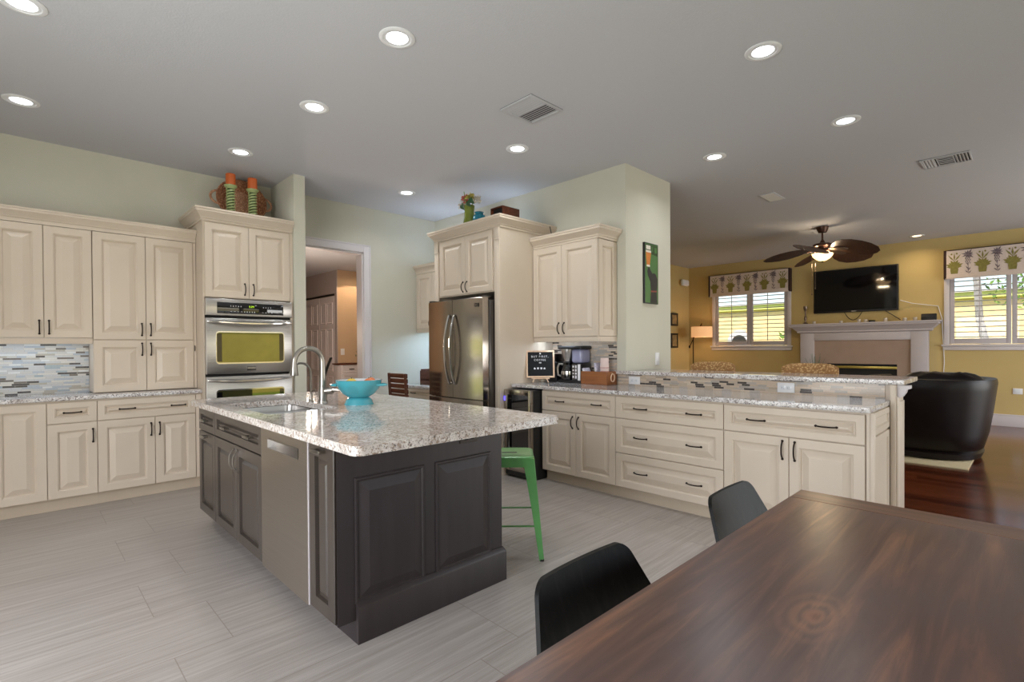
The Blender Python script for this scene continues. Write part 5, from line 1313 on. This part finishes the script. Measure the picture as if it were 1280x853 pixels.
# ================================================================ coffee corner
CT = .914
bx, by = 3.895, 3.575
o = thing('letter_board', 'black felt letter board in a pale wood frame on a small easel', 'sign', (bx, by, CT), rot=YAW - PI / 2, local=True)
w_, zb, zt = .148, .052, .338
tl = Matrix.Translation((0, .0, zb)) @ Matrix.Rotation(math.radians(-9), 4, 'X')
def tb(*b, bev=.0015):
    mb = MB(); mb.T = tl; mb.box(*b, bev); return mb
mb = tb(-w_, -w_ + .017, -.009, .012, 0, zt - zb)
for b in ((w_ - .017, w_, -.009, .012, 0, zt - zb), (-w_ + .017, w_ - .017, -.009, .012, 0, .017), (-w_ + .017, w_ - .017, -.009, .012, zt - zb - .017, zt - zb)): mb.box(*b, .0015)
mb.build('frame', 'palewood', o)
ft = tb(-w_ + .017, w_ - .017, -.002, .008, .017, zt - zb - .017, bev=0).build('felt', 'felt', o)
def words(txt, size, x, z, parent, n=-.0030, mt='white', nm='lettering'):
    cu = bpy.data.curves.new(nm, 'FONT'); cu.body = txt; cu.size = size; cu.align_x = 'CENTER'; cu.extrude = .0012; cu.space_character = 1.35
    tmp = bpy.data.objects.new(nm, cu); COL.objects.link(tmp)
    dg = bpy.context.evaluated_depsgraph_get(); me = bpy.data.meshes.new_from_object(tmp.evaluated_get(dg))
    bpy.data.objects.remove(tmp)
    R_ = tl @ Matrix.Translation((x, n, z)) @ Matrix.Rotation(PI / 2, 4, 'X')
    me.transform(R_); me.materials.clear(); me.materials.append(M_[mt])
    ob = bpy.data.objects.new(nm, me); COL.objects.link(ob); ob.parent = parent; return ob
words('BUT FIRST,', .0285, -.005, .212, ft); words('COFFEE', .0285, -.005, .176, ft)
mb = MB(); mb.T = tl
mb.box(-.013, .011, -.0045, -.002, .156, .162).box(-.014, .012, -.0045, -.002, .150, .153)
mb.loops([[(u, y, v) for u, v in ((-.010, .246), (.008, .246), (.007, .258), (-.001, .262), (-.009, .258))] for y in (-.0045, -.002)])
for i, k in enumerate((-.060, -.025, .010, .042)):
    if i in (0, 3): poly = ((k - .010, .088), (k + .012, .088), (k + .008, .102), (k, .107), (k - .007, .102))
    else: poly = ((k - .006, .087), (k + .006, .087), (k + .011, .097), (k + .009, .107), (k - .009, .107), (k - .011, .097))
    mb.loops([[(u, y, v) for u, v in poly] for y in (-.0045, -.002)])
mb.build('symbols', 'white', ft)
ea = MB().box(-.095, .095, -.022, .012, .038, .050, .003)
for s in (-1, 1): ea.tube([(s * .062, -.012, .042), (s * .082, -.03, 0.004)], .006, 8).tube([(s * .05, .01, .045), (s * .02, .055, .20)], .005, 8)
ea.tube([(0, .05, .17), (0, .115, .004)], .005, 8).build('easel', 'palewood', o)

o = thing('coffee_maker', 'coffee maker with steel filter cone, black carafe and smoky water tank', 'coffee maker', (4.12, 3.32, CT))
MB().box(4.045, 4.225, 3.165, 3.47, CT, CT + .028, .008).build('base', 'black', o)
col = MB().box(4.05, 4.22, 3.165, 3.285, CT + .028, CT + .20, .008).build('control_column', 'black', o)
MB().box(4.045, 4.051, 3.172, 3.205, CT + .03, CT + .195, .002).build('side_strip', 'white', col)
cp = MB().box(4.046, 4.051, 3.21, 3.28, CT + .035, CT + .195, .002).build('control_panel', 'steel_d', col)
mb = MB()
Mc = Wf(4.046)
for i, (z, hh) in enumerate(((.05, .03), (.09, .02), (.12, .025), (.155, .028))):
    mb.mbox(Mc, 3.218, 3.236, CT + z, CT + z + hh, 0, .0015).mbox(Mc, 3.252, 3.27, CT + z + .005, CT + z + hh - .004, 0, .0015)
mb.build('panel_marks', 'white', cp)
MB().box(4.06, 4.22, 3.168, 3.30, CT + .205, CT + .345, .025, 3).build('water_tank', 'tank', o)
MB().box(4.035, 4.225, 3.160, 3.465, CT + .345, CT + .382, .012).build('lid', 'black', o)
MB().box(4.17, 4.22, 3.285, 3.46, CT + .028, CT + .345, .008).build('back_post', 'black', o)
MB().lathe([(.042, .215), (.047, .22), (.070, .32), (.072, .347)], (4.105, 3.375, CT), 28).build('filter_cone', 'steel', o)
ca = MB().lathe([(.066, .03), (.074, .036), (.076, .06), (.074, .12), (.060, .165), (.048, .185), (.05, .20), (.056, .205), (.05, .218), (.0, .22)], (4.105, 3.375, CT), 28).build('carafe', 'blackglass', o)
MB().lathe([(.0765, .085), (.0768, .105), (.0752, .12)], (4.105, 3.375, CT), 28, False).build('band', 'chrome', ca)
hp = Vector((4.105, 3.375, CT)); hd = Vector((-.55, .83, 0)).normalized()
MB().tube([hp + hd * .055 + Vector((0, 0, .19)), hp + hd * .095 + Vector((0, 0, .195)), hp + hd * .112 + Vector((0, 0, .15)), hp + hd * .108 + Vector((0, 0, .08)), hp + hd * .078 + Vector((0, 0, .07))], .0115, 8).build('handle', 'nickel', ca)
o = thing('countertop_appliance', 'dark appliance half hidden behind the letter board', 'appliance', (4.13, 3.575, CT))
MB().box(4.06, 4.20, 3.50, 3.66, CT, CT + .215, .018, 3).build('body', 'black', o)
MB().box(4.07, 4.19, 3.51, 3.65, CT + .215, CT + .30, .012).build('top', 'steel_d', o)

o = thing('wooden_crate', 'honey coloured wooden caddy with rope ring handle beside the coffee maker', 'box', (4.12, 3.0, CT))
x0, x1, y0, y1, z1 = 4.035, 4.205, 2.845, 3.155, CT + .128
MB().box(x0, x0 + .012, y0, y1, CT, z1, .002).box(x1 - .012, x1, y0, y1, CT, z1, .002).box(x0 + .012, x1 - .012, y0, y0 + .012, CT, z1, .002).box(x0 + .012, x1 - .012, y1 - .012, y1, CT, z1, .002).box(x0 + .012, x1 - .012, y0 + .012, y1 - .012, CT, CT + .01).build('case', 'boxwood', o)
pts = [(4.125 + .030 * math.cos(t), y0 - .008, CT + .068 + .038 * math.sin(t)) for t in arc(20, PI / 2, PI / 2 + 2 * PI)]
MB().tube(pts, .0055, 8, False).tube([(4.125, y0 - .008, CT + .102), (4.125, y0 + .002, CT + .112)], .006, 6).build('rope_ring', 'palewood', o)
for y, ang, l, x_ in ((3.06, .5, 'white patterned napkins leaning out of the wooden caddy near the coffee maker', 4.09), (2.995, .12, 'upright patterned napkins in the wooden caddy beside the cups', 4.13)):
    nn_ = thing('napkin_pack', l, 'napkins', (x_, y, CT + .011), 'napkins in the caddy')
    mb = MB(); mb.T = Matrix.Translation((x_, y, CT + .012)) @ Matrix.Rotation(-ang, 4, 'X')
    mb.box(-.05, .05, -.012, .012, 0, .20 if ang < .3 else .165, .004).build('stack', 'napkin', nn_)
    mb = MB(); mb.T = Matrix.Translation((x_, y, CT + .012)) @ Matrix.Rotation(-ang, 4, 'X')
    mb.box(-.051, -.0495, -.0095, .0095, .02, .15).build('folded_edge', 'paper', nn_)
for k in range(5):
    z = CT + .012 + k * .035
    o = thing('paper_cup', 'striped paper cup in the upside-down stack inside the wooden caddy', 'cup', (4.115, 2.925, z), 'stacked paper cups in the caddy')
    cpm = MB().lathe([(.044, 0), (.0445, .004), (.043, .008), (.040, .034 if k < 4 else .108)], (4.115, 2.925, z), 20, k == 4).build('body', 'pinkcup', o)
    MB().lathe([(.0443, .010), (.0438, .016)], (4.115, 2.925, z), 20, False).build('stripe', 'redcup', o)

# electrical plates
def plate_x(y, label, z=.960):
    o = thing('wall_outlet', label, 'outlet', (4.23, y, z), 'white outlets on the bar mosaic')
    p = MB().box(4.2255, 4.2318, y - .061, y + .061, z - .038, z + .038, .003).build('plate', 'white', o)
    for s in (-1, 1):
        q = MB().box(4.2240, 4.2258, y + s * .02 - .017, y + s * .02 + .017, z - .015, z + .015, .001).build('socket', 'whiteenamel', p)
        MB().box(4.2234, 4.2243, y + s * .02 - .008, y + s * .02 - .002, z + .004, z + .006).box(4.2234, 4.2243, y + s * .02 - .008, y + s * .02 - .002, z - .006, z - .004).box(4.2234, 4.2243, y + s * .02 + .005, y + s * .02 + .009, z - .002, z + .002).build('slots', 'gap', q)
plate_x(2.662, 'white double outlet on the bar mosaic beside the wooden caddy'); plate_x(1.322, 'white double outlet on the bar mosaic in front of the woven stool')
o = thing('light_switch', 'white rocker switch on the pale green pier below the poster', 'switch', (4.825, 2.755, 1.155))
MB().box(4.785, 4.865, 2.753, 2.760, 1.09, 1.22, .003).build('plate', 'white', o); MB().box(4.808, 4.842, 2.750, 2.754, 1.122, 1.19, .002).build('rocker', 'white', o)
o = thing('wall_outlet', 'white outlet low on the far wall right of the armchair', 'outlet', (11.035, .17, .55))
MB().box(11.03, 11.04, .10, .21, .51, .60, .003).build('plate', 'white', o); MB().box(11.027, 11.031, .13, .20, .53, .59, .002).build('socket', 'whiteenamel', o)

# poster on the pier
o = thing('wall_poster', 'narrow green poster of a black dog under a beer glass on the pier', 'picture', (4.68, 2.75, 2.03))
X0, X1, Z0, Z1 = 4.55, 4.815, 1.725, 2.345; Mp = S(2.738)
bd = MB().mbox(Mp, X0, X1, Z0, Z1, -.022, 0, .002).build('board', 'posterk', o)
def flatp(pts, mt, nm, n): 
    mb = MB(); mb.loops([[Mp(X0 + u * (X1 - X0), Z0 + v * (Z1 - Z0), k) for u, v in pts] for k in (.0, n)]); return mb.build(nm, mt, bd, smooth=0)
flatp([(.03, .012), (.97, .012), (.97, .985), (.03, .985)], 'posterg', 'print', .0006)
flatp([(.05, .84), (.95, .80), (.95, .97), (.05, .97)], 'postert', 'title_band', .0010)
flatp([(.10, .89), (.42, .89), (.42, .955), (.10, .955)], 'foam', 'title_mark', .0014)
flatp([(.50, .86), (.60, .86), (.60, .95), (.50, .95)], 'posterg', 'title_mark', .0014)
flatp([(.72, .85), (.88, .85), (.88, .94), (.72, .94)], 'posterg', 'title_mark', .0014)
flatp([(.14, .63), (.36, .63), (.46, .84), (.08, .84)], 'amber', 'beer', .0015)
flatp([(.13, .605), (.37, .605), (.37, .635), (.13, .635)], 'foam', 'glass_foot', .0017)
flatp([(.08, .84), (.46, .84), (.46, .875), (.08, .875)], 'foam', 'foam_head', .0017)
flatp([(.28, .62), (.42, .55), (.56, .50), (.66, .515), (.80, .50), (.93, .42), (.92, .30), (.86, .20), (.90, .015), (.40, .015), (.44, .20), (.40, .36), (.22, .46), (.18, .53)], 'posterk', 'dog', .0012)
flatp([(.44, .19), (.88, .20), (.88, .225), (.44, .215)], 'redprint', 'collar', .0018)
